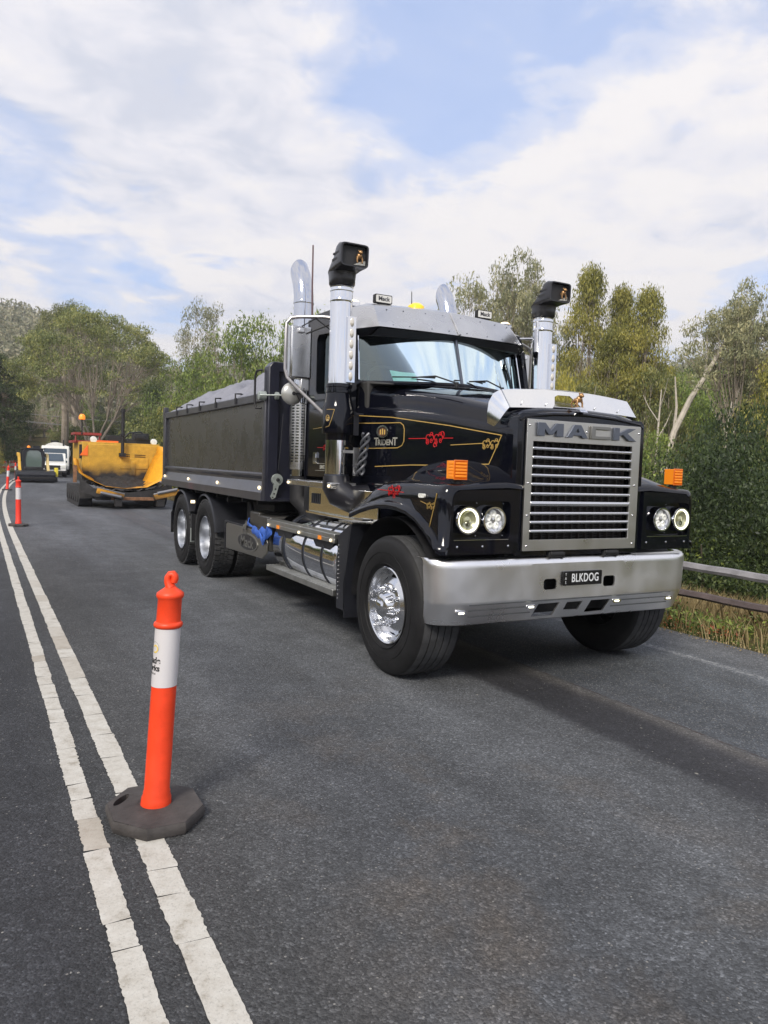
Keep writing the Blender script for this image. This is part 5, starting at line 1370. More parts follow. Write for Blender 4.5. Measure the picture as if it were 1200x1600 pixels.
# yellow sheet smeared with bitumen
def smeared(name, base, lo, hi):
    m_ = bpy.data.materials.new(name); m_.use_nodes = True; t_ = m_.node_tree; b_ = t_.nodes['Principled BSDF']; b_.inputs['Roughness'].default_value = .5
    tc_ = t_.nodes.new('ShaderNodeTexCoord'); sx_ = t_.nodes.new('ShaderNodeSeparateXYZ'); t_.links.new(tc_.outputs['Object'], sx_.inputs[0])
    n_ = t_.nodes.new('ShaderNodeTexNoise'); n_.inputs['Scale'].default_value = 2.2; n_.inputs['Detail'].default_value = 6; t_.links.new(tc_.outputs['Object'], n_.inputs[0])
    a1 = t_.nodes.new('ShaderNodeMath'); a1.operation = 'MULTIPLY_ADD'; t_.links.new(n_.outputs[0], a1.inputs[0]); a1.inputs[1].default_value = -.7; t_.links.new(sx_.outputs[2], a1.inputs[2])
    mr = t_.nodes.new('ShaderNodeMapRange'); mr.inputs[1].default_value = lo-.35; mr.inputs[2].default_value = hi-.35; t_.links.new(a1.outputs[0], mr.inputs[0])
    n2_ = t_.nodes.new('ShaderNodeTexNoise'); n2_.inputs['Scale'].default_value = 9; n2_.inputs['Detail'].default_value = 6; t_.links.new(tc_.outputs['Object'], n2_.inputs[0])
    rr = t_.nodes.new('ShaderNodeValToRGB'); e = rr.color_ramp.elements; e[0].position, e[0].color = .3, tuple(c*.75 for c in base)+(1,); e[1].position, e[1].color = .7, tuple(base)+(1,); t_.links.new(n2_.outputs[0], rr.inputs[0])
    mx_ = t_.nodes.new('ShaderNodeMix'); mx_.data_type = 'RGBA'; t_.links.new(mr.outputs[0], mx_.inputs[0]); mx_.inputs[6].default_value = (.020, .018, .018, 1); t_.links.new(rr.outputs[0], mx_.inputs[7]); t_.links.new(mx_.outputs[2], b_.inputs['Base Color'])
    return m_
SM1 = smeared('smeared_yellow', (.62, .36, .04), 1.02, 1.40)
SM2 = smeared('smeared_hopper', (.80, .36, .015), .52, .78)
PV = thing('road_paver', 'large yellow asphalt paving machine with an open tar-smeared hopper behind the truck', 'road paver', (.15, 21.6, 0))
m = MB()
m.box(-1.12, 1.32, 0.3, 3.0, .75, 2.05, 0)
m.prism([(.28, .85), (.28, 1.98), (.42, 2.03), (.42, .85)], 'x', -.93, 1.25, 0)
for z in (1.66, 1.60): m.box(.0, .36, .262, .30, z, z+.022, 1)
for z in (1.66, 1.60): m.box(.5, .86, .262, .30, z, z+.022, 1)
m.box(.05, .95, .262, .29, 1.20, 1.55, 0); m.box(.40, .54, .25, .29, 1.0, 1.46, 0)
body = m.build('body', [SM1, CHASSIS], PV, bevel=.015)
def wingp(sg):
    m = MB(); ox = .0
    A = [(sg*1.52, -1.3, 1.0), (sg*1.50, -1.3, 1.52), (sg*1.50, .15, 2.0 if sg > 0 else 1.55), (sg*1.50, .3, 1.5)]
    rows = []
    for y, zt_, xt in ((-1.35, 1.52, 1.50), (-.8, 1.52, 1.46), (-.2, 1.50, 1.38), (.25, 1.46, 1.25)) if sg < 0 else ((-1.35, 1.42, 1.46), (-.8, 1.70, 1.42), (-.2, 1.95, 1.36), (.25, 2.0, 1.25)):
        rows.append([(sg*xt, y, zt_), (sg*(xt-.04), y, zt_-.22), (sg*(xt-.16), y, zt_-.45), (sg*(xt-.45), y, .86), (sg*.62, y, .66), (0, y, .60)])
    m.loft(rows, 0, cap=False, close=False)
    m.loft([[(a+sg*.05, b, c) for a, b, c in r_[:4]] for r_ in rows], 0, cap=False, close=False)
    m.loft([[r_[0] for r_ in rows], [(r_[0][0]+sg*.05, r_[0][1], r_[0][2]) for r_ in rows]], 0, cap=False, close=False)
    m.loft([[v for v in rows[0][:4]], [(a+sg*.05, b, c) for a, b, c in rows[0][:4]]], 0, cap=False, close=False)
    m.box(*sorted((sg*1.46, sg*1.56)), -1.40, -1.34, .78, 1.30, 1)
    w_ = m.build('hopper_wing', [SM2, RUSTY], PV, ang=40); 
    so = w_.modifiers.new('s', 'SOLIDIFY'); so.thickness = .012
wingp(-1); wingp(1)
m = MB(); rows = []
for j in range(24):
    y = -1.55+1.85*j/23; rows.append([(-1.05+2.1*i/40, y, .56+.20*abs(-1+2*i/40)**2.5+.42*(j/23)**2*(1-abs(-1+2*i/40)**2)+.09*mnoise.noise(Vector((i*.4, j*.5, 0)))) for i in range(41)])
m.loft(rows, 0, cap=False, close=False)
m.build('asphalt_heap', TAR, PV, ang=80)
m = MB(); m.loft([[(-1.40, -1.40, .96), (-1.0, -1.52, .62), (0, -1.60, .50), (1.0, -1.52, .62), (1.40, -1.40, .96)], [(-1.35, -1.42, .50), (-.95, -1.55, .36), (0, -1.62, .32), (.95, -1.55, .36), (1.35, -1.42, .50)]], 0, cap=False, close=False)
m.box(-.5, .9, -1.66, -1.60, .26, .36, 1); m.box(-.9, 1.1, -1.5, .2, .25, .5, 0)
m.build('hopper_apron', [TAR, RUSTY], PV, bevel=.01)
for sg, x0 in ((-1, -.55), (1, 1.12)):
    m = MB(); rot = Matrix.Rotation(R(14 if sg < 0 else -14), 3, 'Y')
    m.obox((x0, -1.78, .46), .78, .24, .16, rot, 0); m.obox((x0, -1.84, .565), .84, .10, .035, rot, 1); m.box(x0+sg*.0-.0+(.12 if sg < 0 else -.30), x0+(.34 if sg < 0 else -.06), -1.85, -1.65, .08, .32, 0)
    m.cyl((x0-.3, -1.9, .50), (x0+.3, -1.9, .50-.13*(-sg)), .05, 1); m.build('push_roller', [smeared('smeared_bracket', (.70, .33, .02), .30, .62), mat('worn_steel', (.30, .30, .31), rough=.4, metal=.9)], PV, bevel=.01)
for sg in (-1, 1):
    m = MB(); x0, x1 = sorted((sg*.95, sg*1.33)); pr = [(-.95+.0, .28), (-.80, .10), (-.6, .02), (2.6, .02), (2.85, .15), (2.9, .4), (2.7, .62), (-.5, .62), (-.85, .5)]
    m.prism(pr, 'x', x0, x1, 0)
    for k in range(30): y = -.6+k*.11; m.box(x0-.01, x1+.01, y, y+.06, .0, .03, 0)
    for k in range(6): m.cyl((x0-.02, -.5+k*.6, .3), (x1+.02, -.5+k*.6, .3), .17, 0, 14)
    m.build('crawler_track', TAR, PV, bevel=.01)
m = MB(); m.tube([(.10, .15, 1.62), (.10, .13, 2.3), (.10, .12, 3.05)], .055, 0, 12); m.cyl((.10, .12, 3.05), (.10, .12, 3.16), .075); m.box(.0, .2, .1, .25, 1.6, 1.72); m.box(.03, .17, .05, .2, 2.28, 2.36)
m.build('exhaust_pipe', CHASSIS, PV)
m = MB(); m.box(-1.3, -.55, 1.4, 2.6, 2.02, 2.10, 0); m.box(-.75, .1, 1.0, 1.3, 2.03, 2.12, 2); m.tube([(-1.2, 1.4, 2.06), (-1.2, 1.4, 2.30), (-.45, 1.4, 2.33), (-.45, 1.4, 2.1)], .04, 0, 8); m.box(-1.25, -.4, 1.3, 2.4, 2.29, 2.37, 0); m.box(-1.18, -.9, .34, .6, 1.5, 1.95, 1); m.prism([(-1.2, 1.60), (-.95, 1.60), (-.95, 1.95)], 'y', .28, .30, 2)
m.build('operator_platform', [mat('dull_red', (.24, .035, .03), rough=.6), CHASSIS, mat('orange_cloth', (.85, .16, .02), rough=.6)], PV)
m = MB(); m.box(.42, 1.25, 1.2, 2.2, 2.03, 2.22); m.box(.65, 1.12, 1.1, 1.7, 2.2, 2.42); m.box(.72, 1.0, 1.06, 1.12, 2.24, 2.36); m.box(-.15, .3, 1.6, 2.2, 2.03, 2.32); m.tube([(.3, 1.5, 2.15), (.5, 1.4, 2.42), (.9, 1.5, 2.48), (1.2, 1.6, 2.3)], .03)
m.build('seat_and_console', mat('black_vinyl', (.014, .015, .018), rough=.45), PV, bevel=.03)
for x in (-.76, 1.16):
    m = MB(); m.lathe([(-.04, .001), (-.035, .10), (.04, .11), (.08, .05)], 'y', (x, .45, 2.13), 0, 16); m.cyl((x, .48, 2.0), (x, .48, 2.1), .02, 1); m.build('work_lamp', [LAMPW, CHASSIS], PV)
m = MB(); m.cyl((-1.02, 1.3, 2.3), (-1.02, 1.3, 2.80), .022, 0); m.lathe([(2.80, .10), (2.90, .10), (2.97, .06), (2.98, .001)], 'z', (-1.02, 1.3, 0), 1, 16); m.build('beacon', [CHASSIS, mat('beacon_orange', (.9, .25, .02), rough=.3, emis=(1, .25, .02), es=.4)], PV)

# ------------------------------------------------------------------ compact loader with a broom
SK = thing('compact_loader', 'small yellow compact loader with a wide black sweeper drum, beyond the paving machine', 'loader', (-1.12, 42.8, 0), R(3))
SAND = mat('loader_tan', (.58, .45, .20), rough=.5, var=.15)
m = MB(); m.prism([(-.0, .35), (0, .85), (.35, 1.0), (1.9, 1.05), (2.0, .4), (1.7, .3)], 'x', -.5, .5, 0); m.box(-.46, .46, 1.2, 1.95, 1.0, 1.25, 0); m.build('body', CHASSIS, SK, bevel=.03)
for x in (-.62, .62):
    for y in (.35, 1.35):
        w_ = empty('wheel', (x, y, .36), 0, SK); m = MB(); m.lathe([(-.13, .2), (-.14, .32), (-.10, .36), (.10, .36), (.14, .32), (.13, .2)], 'x', (0, 0, 0), 0, 24); m.build('tyre', RUBBER, w_); m = MB(); m.lathe([(-.10, .001), (-.12, .2), (.12, .2), (.10, .001)], 'x', (0, 0, 0), 0, 20); m.build('rim', SAND, w_)
m = MB(); fr_o = [(-.56, .78), (.56, .78), (.60, 1.2), (.56, 1.72), (.42, 1.90), (-.42, 1.90), (-.56, 1.72), (-.60, 1.2)]
win_ = [(-.40, .80), (.40, .80), (.44, 1.3), (.36, 1.70), (.22, 1.80), (-.22, 1.80), (-.36, 1.70), (-.44, 1.3)]
frame_plate(m, fr_o, [win_], .02, .12); m.box(-.56, .56, 1.15, 1.25, .8, 1.85); m.box(-.58, .58, -.02, 1.3, 1.86, 1.93)
for x in (-.56, .52): m.box(x, x+.04, .1, 1.2, .8, 1.15); m.box(x, x+.04, .55, .65, .8, 1.88)
m.box(-.3, .3, .5, 1.1, .5, 1.0); cabk = m.build('cab', BLACK2, SK, bevel=.01)
m = MB(); m.prism(win_, 'y', .05, .06); m.build('front_window', mat('loader_glass', (.10, .14, .13), rough=.06, coat=1, spec=1), cabk)
m = MB(); m.box(-.2, .2, .6, 1.0, .9, 1.45); m.build('seat', INT, cabk)
for sg in (-1, 1):
    m = MB(); x0, x1 = sorted((sg*.66, sg*.80)); m.prism([(.95, 1.62), (.80, 1.66), (.25, 1.60), (-.05, .95), (-.40, .62), (-.45, .45), (-.30, .45), (-.05, .72), (.15, 1.0), (.38, 1.42), (.9, 1.48)], 'x', x0, x1, 0); m.build('lift_arm', YEL if sg < 0 else SAND, SK, bevel=.015)
m = MB(); m.box(-.66, .66, -.42, -.34, .56, .66); m.build('cross_bar', SAND, SK)
br = MB(); br.prism([(-.30, .68), (-1.0, .62), (-1.10, .45), (-1.05, .14), (-.95, .10), (-.40, .12), (-.30, .3)], 'x', -1.0, 1.0, 0); br.lathe([(-.98, .001), (-.98, .30), (.98, .30), (.98, .001)], 'x', (0, -.78, .31), 1, 30)
br.build('sweeper_drum', [BLACK2, TAR], SK, bevel=.01)
m = MB(); m.box(1.01, 1.16, -.9, -.4, .35, .85); m.box(1.0, 1.12, -.95, -.3, .05, .30, 1); m.build('side_plate', [mat('hi_vis_yellow', (.75, .62, .05), rough=.5), TAR], SK, bevel=.02)
m = MB(); m.lathe([(1.95, .09), (2.03, .08), (2.06, .001)], 'z', (-.22, .4, 0), 0, 12); m.box(.0, .35, .3, .6, 1.93, 2.06, 1); m.build('beacon', [MATS['beacon_orange'], BLACK2], SK)

# ------------------------------------------------------------------ far vehicles
def rect_wheels(par, xs, ys, r_, w):
    for x in xs:
        for y in ys:
            wh = empty('wheel', (x, y, r_), 0, par); m = MB(); m.lathe([(-w/2, r_*.6), (-w/2, r_*.95), (-w/2+.03, r_), (w/2-.03, r_), (w/2, r_*.95), (w/2, r_*.6)], 'x', (0, 0, 0), 0, 20); m.build('tyre', RUBBER, wh)
            m = MB(); m.lathe([(-w*.3, .001), (-w*.45, r_*.6), (w*.45, r_*.6), (w*.3, .001)], 'x', (0, 0, 0), 0, 16); m.build('rim', RIMDULL, wh)
zt = H(1.7, 66)
WT = thing('water_truck', 'white tanker truck parked far up the road beyond the compact loader', 'truck', (1.45, 60.0, .0), R(-6))
m = MB(); m.prism([(0, .55), (0, 1.35), (.25, 2.15), (.45, 2.3), (1.7, 2.3), (1.7, .55)], 'x', -1.0, 1.0, 0); m.box(-1.0, 1.0, -.1, .1, .45, .75, 1)
wc = m.build('cab', [WHITEP, mat('bumper_grey', (.25, .26, .27), rough=.5)], WT, bevel=.06)
m = MB(); m.add([(-.86, -.012, 1.34), (.86, -.012, 1.34), (.82, .215, 2.08), (-.82, .215, 2.08)], [(0, 1, 2, 3)]); m.box(-.85, .85, -.02, .01, .95, 1.15); m.build('windscreen', mat('far_glass', (.03, .05, .07), rough=.08, coat=1), wc)
for x in (-.75, .75): m = MB(); m.box(x-.15, x+.15, -.03, .0, .8, .98); m.build('headlight', LAMPW, wc)
m = MB(); m.loft([[(1.15*math.cos(t_)*.95, y, 1.75+.85*math.sin(t_)) for t_ in np.linspace(0, 2*PI, 25)[:-1]] for y in (1.95, 2.0, 6.3, 6.35)]); m.box(-.9, .9, 1.7, 6.6, .7, .95); m.build('tank', WHITEP, WT)
m = MB(); m.cyl((-.1, 2.6, 2.55), (-.1, 2.6, 2.75), .3); m.cyl((.55, 1.85, .9), (.55, 1.85, 2.8), .05); m.build('fittings', CHASSIS, WT)
rect_wheels(WT, (-.92, .92), (.95, 4.9), .48, .28)
UT = thing('white_pickup', 'white pickup parked in front of the far tanker truck, half hidden by the loader', 'pickup', (.72, 53.5, .0), R(-4))
m = MB(); m.prism([(0, .4), (0, .85), (.15, .98), (1.25, 1.08), (1.9, 1.68), (2.9, 1.72), (3.1, 1.1), (5.0, 1.1), (5.0, .4)], 'x', -.9, .9, 0); ub = m.build('body', WHITEP, UT, bevel=.05)
m = MB(); m.add([(-.75, 1.26, 1.13), (.75, 1.26, 1.13), (.68, 1.86, 1.65), (-.68, 1.86, 1.65)], [(0, 1, 2, 3)]); m.v = [(a, b-.02, c+.02) for a, b, c in m.v]; m.build('windscreen', MATS['far_glass'], ub)
m = MB(); m.box(-.5, .5, -.03, 0, .55, .85); m.box(-.9, .9, -.06, .02, .35, .48); m.build('grille', CHASSIS, ub)
for x in (-.72, .72): m = MB(); m.box(x-.15, x+.15, -.03, .01, .68, .85); m.build('headlight', LAMPW, ub)
rect_wheels(UT, (-.82, .82), (.8, 4.0), .37, .24)
def car(label, loc, rz, col, name='parked_car'):
    t_ = thing(name, label, 'car', loc, rz); m = MB()
    pr = [(0, .35), (-.02, .62), (.15, .78), (1.15, .92), (1.75, 1.38), (3.1, 1.42), (3.9, 1.0), (4.3, .9), (4.35, .35)]
    m.prism(pr, 'x', -.86, .86, 0); bd = m.build('body', col, t_, bevel=.08, seg=3)
    m = MB(); m.add([(-.70, 1.16, .97), (.70, 1.16, .97), (.60, 1.70, 1.36), (-.60, 1.70, 1.36)], [(0, 1, 2, 3)]); m.v = [(a, b-.03, c+.02) for a, b, c in m.v]
    for s_ in (-1, 1): m.add([(s_*.868, 1.4, .98), (s_*.868, 1.85, 1.32), (s_*.868, 3.0, 1.34), (s_*.868, 3.6, 1.0)], [(0, 1, 2, 3)])
    m.build('windows', MATS['far_glass'], bd)
    for x in (-.65, .65): m = MB(); m.box(x-.16, x+.16, -.05, .02, .58, .70); m.build('headlight', LAMPW, bd)
    m = MB(); m.box(-.5, .5, -.04, 0, .40, .55); m.build('grille', CHASSIS, bd)
    rect_wheels(t_, (-.78, .78), (.75, 3.4), .32, .2); return t_
car('silver car parked nose-on to the right of the distant white trucks', (4.5, 74, H(4.5, 74)+.1), R(20), mat('car_silver', (.45, .47, .50), rough=.25, metal=.6, coat=.6))
car('dark car parked to the right of the distant silver car', (7.2, 77, H(7.2, 77)+.15), R(25), mat('car_dark', (.05, .055, .06), rough=.25, metal=.3, coat=.6))

# ------------------------------------------------------------------ power pole and wires
PX, PY = -2.7, 70.0
PZ = H(PX, PY)
pp = thing('power_pole', 'grey timber power pole with a cross arm by the bend at the far left', 'power pole', (PX, PY, PZ))
PG = mat('grey_timber', (.30, .30, .27), rough=.9, var=.2, vscale=4)
m = MB(); m.tube([(0, 0, -.3), (0, 0, 4.9)], [.17, .12], 0, 10); m.build('pole', PG, pp)
m = MB(); m.box(-.9, .9, -.1, .0, 3.95, 4.07); m.build('cross_arm', PG, pp)
m = MB()
for x in (-.8, -.3, .3, .8): m.cyl((x, -.05, 4.07), (x, -.05, 4.2), .05)
m.build('insulator', mat('insulator', (.5, .48, .42), rough=.3), pp)
m = MB()
for x0_, z0_, z1_ in ((-.8, 4.2, 4.6), (.8, 4.2, 4.6), (0, 4.9, 5.4)):
    pts = [(x0_+i*1.6, i*.9, z0_+(z1_-z0_)*i/14-.9*math.sin(PI*i/14)*.4) for i in range(15)]; m.tube(pts, .022, 0, 4, cap=False)
m.build('wires', mat('wire_grey', (.30, .30, .30), rough=.6), pp)
# ------------------------------------------------------------------ vegetation
def leaf_mat(name, c1, c2, c3, rough=.5, tr=.3):
    m_ = bpy.data.materials.new(name); m_.use_nodes = True; t_ = m_.node_tree
    for q in list(t_.nodes): t_.nodes.remove(q)
    A = t_.nodes.new
    out = A('ShaderNodeOutputMaterial'); pr = A('ShaderNodeBsdfPrincipled'); tl = A('ShaderNodeBsdfTranslucent'); mx_ = A('ShaderNodeMixShader')
    pr.inputs['Roughness'].default_value = rough; pr.inputs['Specular IOR Level'].default_value = .35
    gi_ = A('ShaderNodeNewGeometry'); oi = A('ShaderNodeObjectInfo'); tc_ = A('ShaderNodeTexCoord')
    n_ = A('ShaderNodeTexNoise'); n_.inputs['Scale'].default_value = .55; n_.inputs['Detail'].default_value = 3; t_.links.new(tc_.outputs['Object'], n_.inputs[0])
    ad = A('ShaderNodeMath'); ad.operation = 'MULTIPLY_ADD'; t_.links.new(gi_.outputs['Random Per Island'], ad.inputs[0]); ad.inputs[1].default_value = .55
    ml = A('ShaderNodeMath'); ml.operation = 'MULTIPLY_ADD'; t_.links.new(n_.outputs[0], ml.inputs[0]); ml.inputs[1].default_value = 1.3; ml.inputs[2].default_value = -.45
    t_.links.new(ml.outputs[0], ad.inputs[2])
    r_ = A('ShaderNodeValToRGB'); e = r_.color_ramp.elements; e[0].position, e[0].color = .10, tuple(c1)+(1,); e[1].position, e[1].color = .92, tuple(c3)+(1,); q = e.new(.5); q.color = tuple(c2)+(1,)
    t_.links.new(ad.outputs[0], r_.inputs[0])
    hs = A('ShaderNodeHueSaturation'); mr = A('ShaderNodeMapRange'); mr.inputs[3].default_value = .78; mr.inputs[4].default_value = 1.2; t_.links.new(oi.outputs['Random'], mr.inputs[0]); t_.links.new(mr.outputs[0], hs.inputs['Value']); t_.links.new(r_.outputs[0], hs.inputs['Color'])
    t_.links.new(hs.outputs[0], pr.inputs['Base Color']); t_.links.new(hs.outputs[0], tl.inputs['Color']); mx_.inputs[0].default_value = tr
    t_.links.new(pr.outputs[0], mx_.inputs[1]); t_.links.new(tl.outputs[0], mx_.inputs[2]); t_.links.new(mx_.outputs[0], out.inputs[0])
    return m_
LF = {
 'olive': leaf_mat('leaf_olive', (0.075, 0.100, 0.034), (0.195, 0.222, 0.072), (0.400, 0.372, 0.125)),
 'grey': leaf_mat('leaf_grey_green', (0.130, 0.149, 0.086), (0.269, 0.271, 0.147), (0.478, 0.436, 0.243)),
 'gold': leaf_mat('leaf_golden', (0.110, 0.122, 0.030), (0.265, 0.258, 0.060), (0.480, 0.420, 0.100)),
 'mid': leaf_mat('leaf_mid_green', (0.055, 0.085, 0.024), (0.169, 0.236, 0.051), (0.378, 0.436, 0.095)),
 'dark': leaf_mat('leaf_dark_green', (0.018, 0.030, 0.012), (0.046, 0.072, 0.022), (0.125, 0.155, 0.045)),
 'willow': leaf_mat('leaf_yellow_green', (0.150, 0.149, 0.030), (0.348, 0.324, 0.061), (0.598, 0.506, 0.104)),
 'hill': leaf_mat('leaf_haze_grey', (0.140, 0.149, 0.095), (0.239, 0.236, 0.147), (0.398, 0.350, 0.243)),  # paler and greyer: distance haze put into the leaf colour
 'red': leaf_mat('leaf_reddish', (0.178, 0.051, 0.026), (0.339, 0.105, 0.051), (0.478, 0.264, 0.086)),
}
BARK = mat('bark_pale', (.36, .31, .25), rough=.9, col2=(.20, .16, .125), vscale=3, bump=.5, bscale=10)
BARKD = mat('bark_dark', (.12, .09, .07), rough=.95, col2=(.22, .18, .14), vscale=3, bump=.5, bscale=10)
def leaf_mesh(name, cen, size, rng, droop=.5, aspect=.32, mats=None):
    n = len(cen)
    a = rng.normal(size=(n, 3)); a[:, 2] -= droop*2; a /= np.linalg.norm(a, axis=1)[:, None]
    b = rng.normal(size=(n, 3)); b -= a*(a*b).sum(1)[:, None]; b /= np.linalg.norm(b, axis=1)[:, None]
    L_ = (size*rng.uniform(.6, 1.35, n))[:, None]
    V = np.stack([cen-a*L_*.5, cen+b*L_*aspect*.5-a*L_*.05, cen+a*L_*.5, cen-b*L_*aspect*.5-a*L_*.05], 1).reshape(-1, 3)
    me = bpy.data.meshes.new(name); me.vertices.add(4*n); me.vertices.foreach_set('co', V.astype(np.float32).ravel())
    me.loops.add(4*n); me.loops.foreach_set('vertex_index', np.arange(4*n, dtype=np.int32))
    me.polygons.add(n); me.polygons.foreach_set('loop_start', np.arange(0, 4*n, 4, dtype=np.int32)); me.polygons.foreach_set('loop_total', np.full(n, 4, np.int32))
    for m_ in (mats or []): me.materials.append(m_)
    me.update(calc_edges=True); return me
PROTO = {}
def proto(key, seed, Ht, Rd, leaf, fork=.25, z0=.4, shape='dome', clumps=60, cr=.9, per=220, lsize=.22, droop=.6, limbs=5, bark=None, flat=.55, trunk_r=.22, hollow=.55, lean=0, aspect=.32, shellfill=.6):
    rng = np.random.default_rng(seed); cs = []
    while len(cs) < clumps:
        u = rng.normal(size=3); u /= np.linalg.norm(u); rr = rng.uniform(hollow, 1)**.5
        if shape == 'dome':
            u[2] = abs(u[2])*1.0-.15; p = np.array([u[0]*Rd*rr, u[1]*Rd*rr, Ht*(z0+(1-z0)*max(0, u[2])*rr)])
            if u[2] < 0: p[2] = Ht*(z0-.08+rng.uniform(0, .1)); p[:2] *= .85
        elif shape == 'column':
            t_ = rng.uniform(0, 1); prof_ = math.sin(PI*min(1, .18+.82*t_))**.7; a_ = rng.uniform(0, 2*PI); q = Rd*prof_*rng.uniform(.35, 1); p = np.array([q*math.cos(a_), q*math.sin(a_), Ht*(z0+(1-z0)*t_*.97)])
        elif shape == 'bush':
            u[2] = abs(u[2]); p = np.array([u[0]*Rd*rr, u[1]*Rd*rr, Ht*(.08+.9*u[2]*rr)])
        elif shape == 'layer':
            t_ = rng.uniform(0, 1); k = int(rng.integers(0, 5)); c0 = np.array([[.1, 0, 1.0], [-.55, .2, .86], [.6, -.25, .80], [-.2, -.5, .66], [.35, .5, .60]][k]); a_ = rng.uniform(0, 2*PI); q = Rd*.62*math.sqrt(rng.uniform(0, 1)); p = np.array([c0[0]*Rd*.8+q*math.cos(a_), c0[1]*Rd*.8+q*math.sin(a_), Ht*(z0+(1-z0)*(c0[2]-.30*rng.uniform(0, 1)-.30*(q/Rd)**2))])
        cs.append(p)
    cs = np.array(cs)
    # leaves
    pts = []
    for c in cs:
        k = max(10, int(per*rng.uniform(.5, 1.4))); r_ = cr*rng.uniform(.65, 1.3)
        d = rng.normal(size=(k, 3)); d /= np.linalg.norm(d, axis=1)[:, None]; q = rng.uniform(shellfill*.4, 1, k)**.5
        d[:, 2] = np.where(d[:, 2] < 0, d[:, 2]*.6, d[:, 2]); off = d*q[:, None]*r_; off[:, 2] *= flat
        off += rng.normal(size=(k, 3))*cr*.12
        pts.append(c+off)
    cen = np.concatenate(pts); cen[:, 2] = np.maximum(cen[:, 2], .05)
    crown = leaf_mesh(key+'_crown', cen, lsize, rng, droop, aspect, [LF[leaf]])
    # wood
    m = MB(); rs = random.Random(seed); bk = bark or BARK
    lean_v = Vector((lean, lean*.4, 0))
    fz = Ht*fork; top = Vector((lean_v.x*fz, lean_v.y*fz, fz))
    if shape == 'bush':
        for k in range(7):
            c = cs[rng.integers(len(cs))]; m.tube([(0, 0, 0), (c[0]*.4, c[1]*.4, c[2]*.5), tuple(c)], [.05, .035, .012], 0, 5)
    else:
        m.tube([(0, 0, -.6), (top.x*.3+.04, top.y*.3, fz*.35), (top.x*.7-.05, top.y*.7, fz*.7), top], [trunk_r*1.25, trunk_r, trunk_r*.9, trunk_r*.8], 0, 9)
        az = np.arctan2(cs[:, 1], cs[:, 0]); 
        order = [[] for _ in range(limbs)]
        for i, c in enumerate(cs): order[int((az[i]+PI)/(2*PI)*limbs) % limbs].append(c)
        for g_ in order:
            if not g_: continue
            g_ = np.array(g_); mean = g_.mean(0); end = Vector(tuple(mean*np.array([1.0, 1.0, .98]))); 
            start = top.lerp(Vector((top.x, top.y, fz*.8)), rs.random()*.5)
            ctrl = start.lerp(end, .5)+Vector((rs.uniform(-.3, .3), rs.uniform(-.3, .3), -(end.z-start.z)*.02))
            P_ = []
            for i in range(9):
                t_ = i/8; P_.append((start*(1-t_)**2+ctrl*2*t_*(1-t_)+end*t_**2)+Vector((rs.uniform(-1, 1), rs.uniform(-1, 1), rs.uniform(-1, 1)))*.05*Rd*.3)
            P_[0] = start
            m.tube(P_, [trunk_r*.62*(1-.7*i/8) for i in range(9)], 0, 7)
            for c in g_:
                c = Vector(tuple(c)); i0 = rs.choice([3, 4, 5, 6, 7]); s_ = P_[i0]
                mid = s_.lerp(c, .5)+Vector((rs.uniform(-.25, .25), rs.uniform(-.25, .25), rs.uniform(-.1, .35)))*Rd*.15
                r0 = trunk_r*.24*(1-.4*i0/8); m.tube([s_, mid, c], [r0, r0*.6, r0*.2], 0, 5, cap=False)
                for _ in range(2):
                    e_ = c+Vector((rs.uniform(-1, 1), rs.uniform(-1, 1), rs.uniform(-.2, .8)))*cr*.7; m.tube([mid.lerp(c, .6), e_], [r0*.35, r0*.1], 0, 4, cap=False)
    ob = m.build('trunk', bk, None, ang=60); C.objects.unlink(ob)
    PROTO[key] = (ob.data, crown, Ht, Rd); bpy.data.objects.remove(ob)
    crown.name = 'crown'
proto('umbrella', 11, 14.5, 7.0, 'olive', fork=.13, z0=.50, shape='dome', clumps=235, cr=.85, per=190, lsize=.21, limbs=7, hollow=.62, trunk_r=.18, flat=.55)
proto('airy', 12, 14, 4.2, 'grey', fork=.35, z0=.42, shape='dome', clumps=190, cr=.62, per=85, lsize=.22, limbs=7, hollow=.12, trunk_r=.15, flat=.85)
proto('airy2', 13, 14, 4.2, 'grey', fork=.30, z0=.50, shape='layer', clumps=190, cr=.55, per=80, lsize=.22, limbs=6, trunk_r=.15, flat=.8)
proto('gold', 14, 13, 2.2, 'gold', fork=.25, z0=.22, shape='column', clumps=105, cr=.8, per=260, lsize=.17, limbs=5, trunk_r=.16, flat=.7, droop=1.0)
proto('round', 15, 12, 4.0, 'olive', fork=.2, z0=.30, shape='dome', clumps=110, cr=1.0, per=210, lsize=.20, limbs=6, hollow=.4, trunk_r=.24, flat=.65)
proto('mid', 16, 10, 4.0, 'mid', fork=.12, z0=.18, shape='dome', clumps=120, cr=1.0, per=230, lsize=.20, limbs=6, hollow=.4, trunk_r=.22, flat=.7, bark=BARKD)
proto('darkt', 17, 11, 3.6, 'dark', fork=.12, z0=.14, shape='dome', clumps=120, cr=.95, per=220, lsize=.20, limbs=6, hollow=.4, trunk_r=.22, flat=.7, bark=BARKD)
proto('willow', 18, 8, 3.2, 'willow', fork=.1, z0=.1, shape='dome', clumps=120, cr=.75, per=230, lsize=.17, limbs=6, hollow=.35, trunk_r=.16, flat=.9, droop=1.2, aspect=.25)
proto('bushd', 19, 3.2, 2.0, 'dark', shape='bush', clumps=62, cr=.62, per=560, lsize=.066, flat=.7, droop=.5, aspect=.45, hollow=.45, shellfill=1.0, bark=BARKD)
proto('bushm', 20, 3.2, 2.0, 'mid', shape='bush', clumps=66, cr=.60, per=520, lsize=.068, flat=.75, droop=.3, aspect=.5, hollow=.3, bark=BARKD)
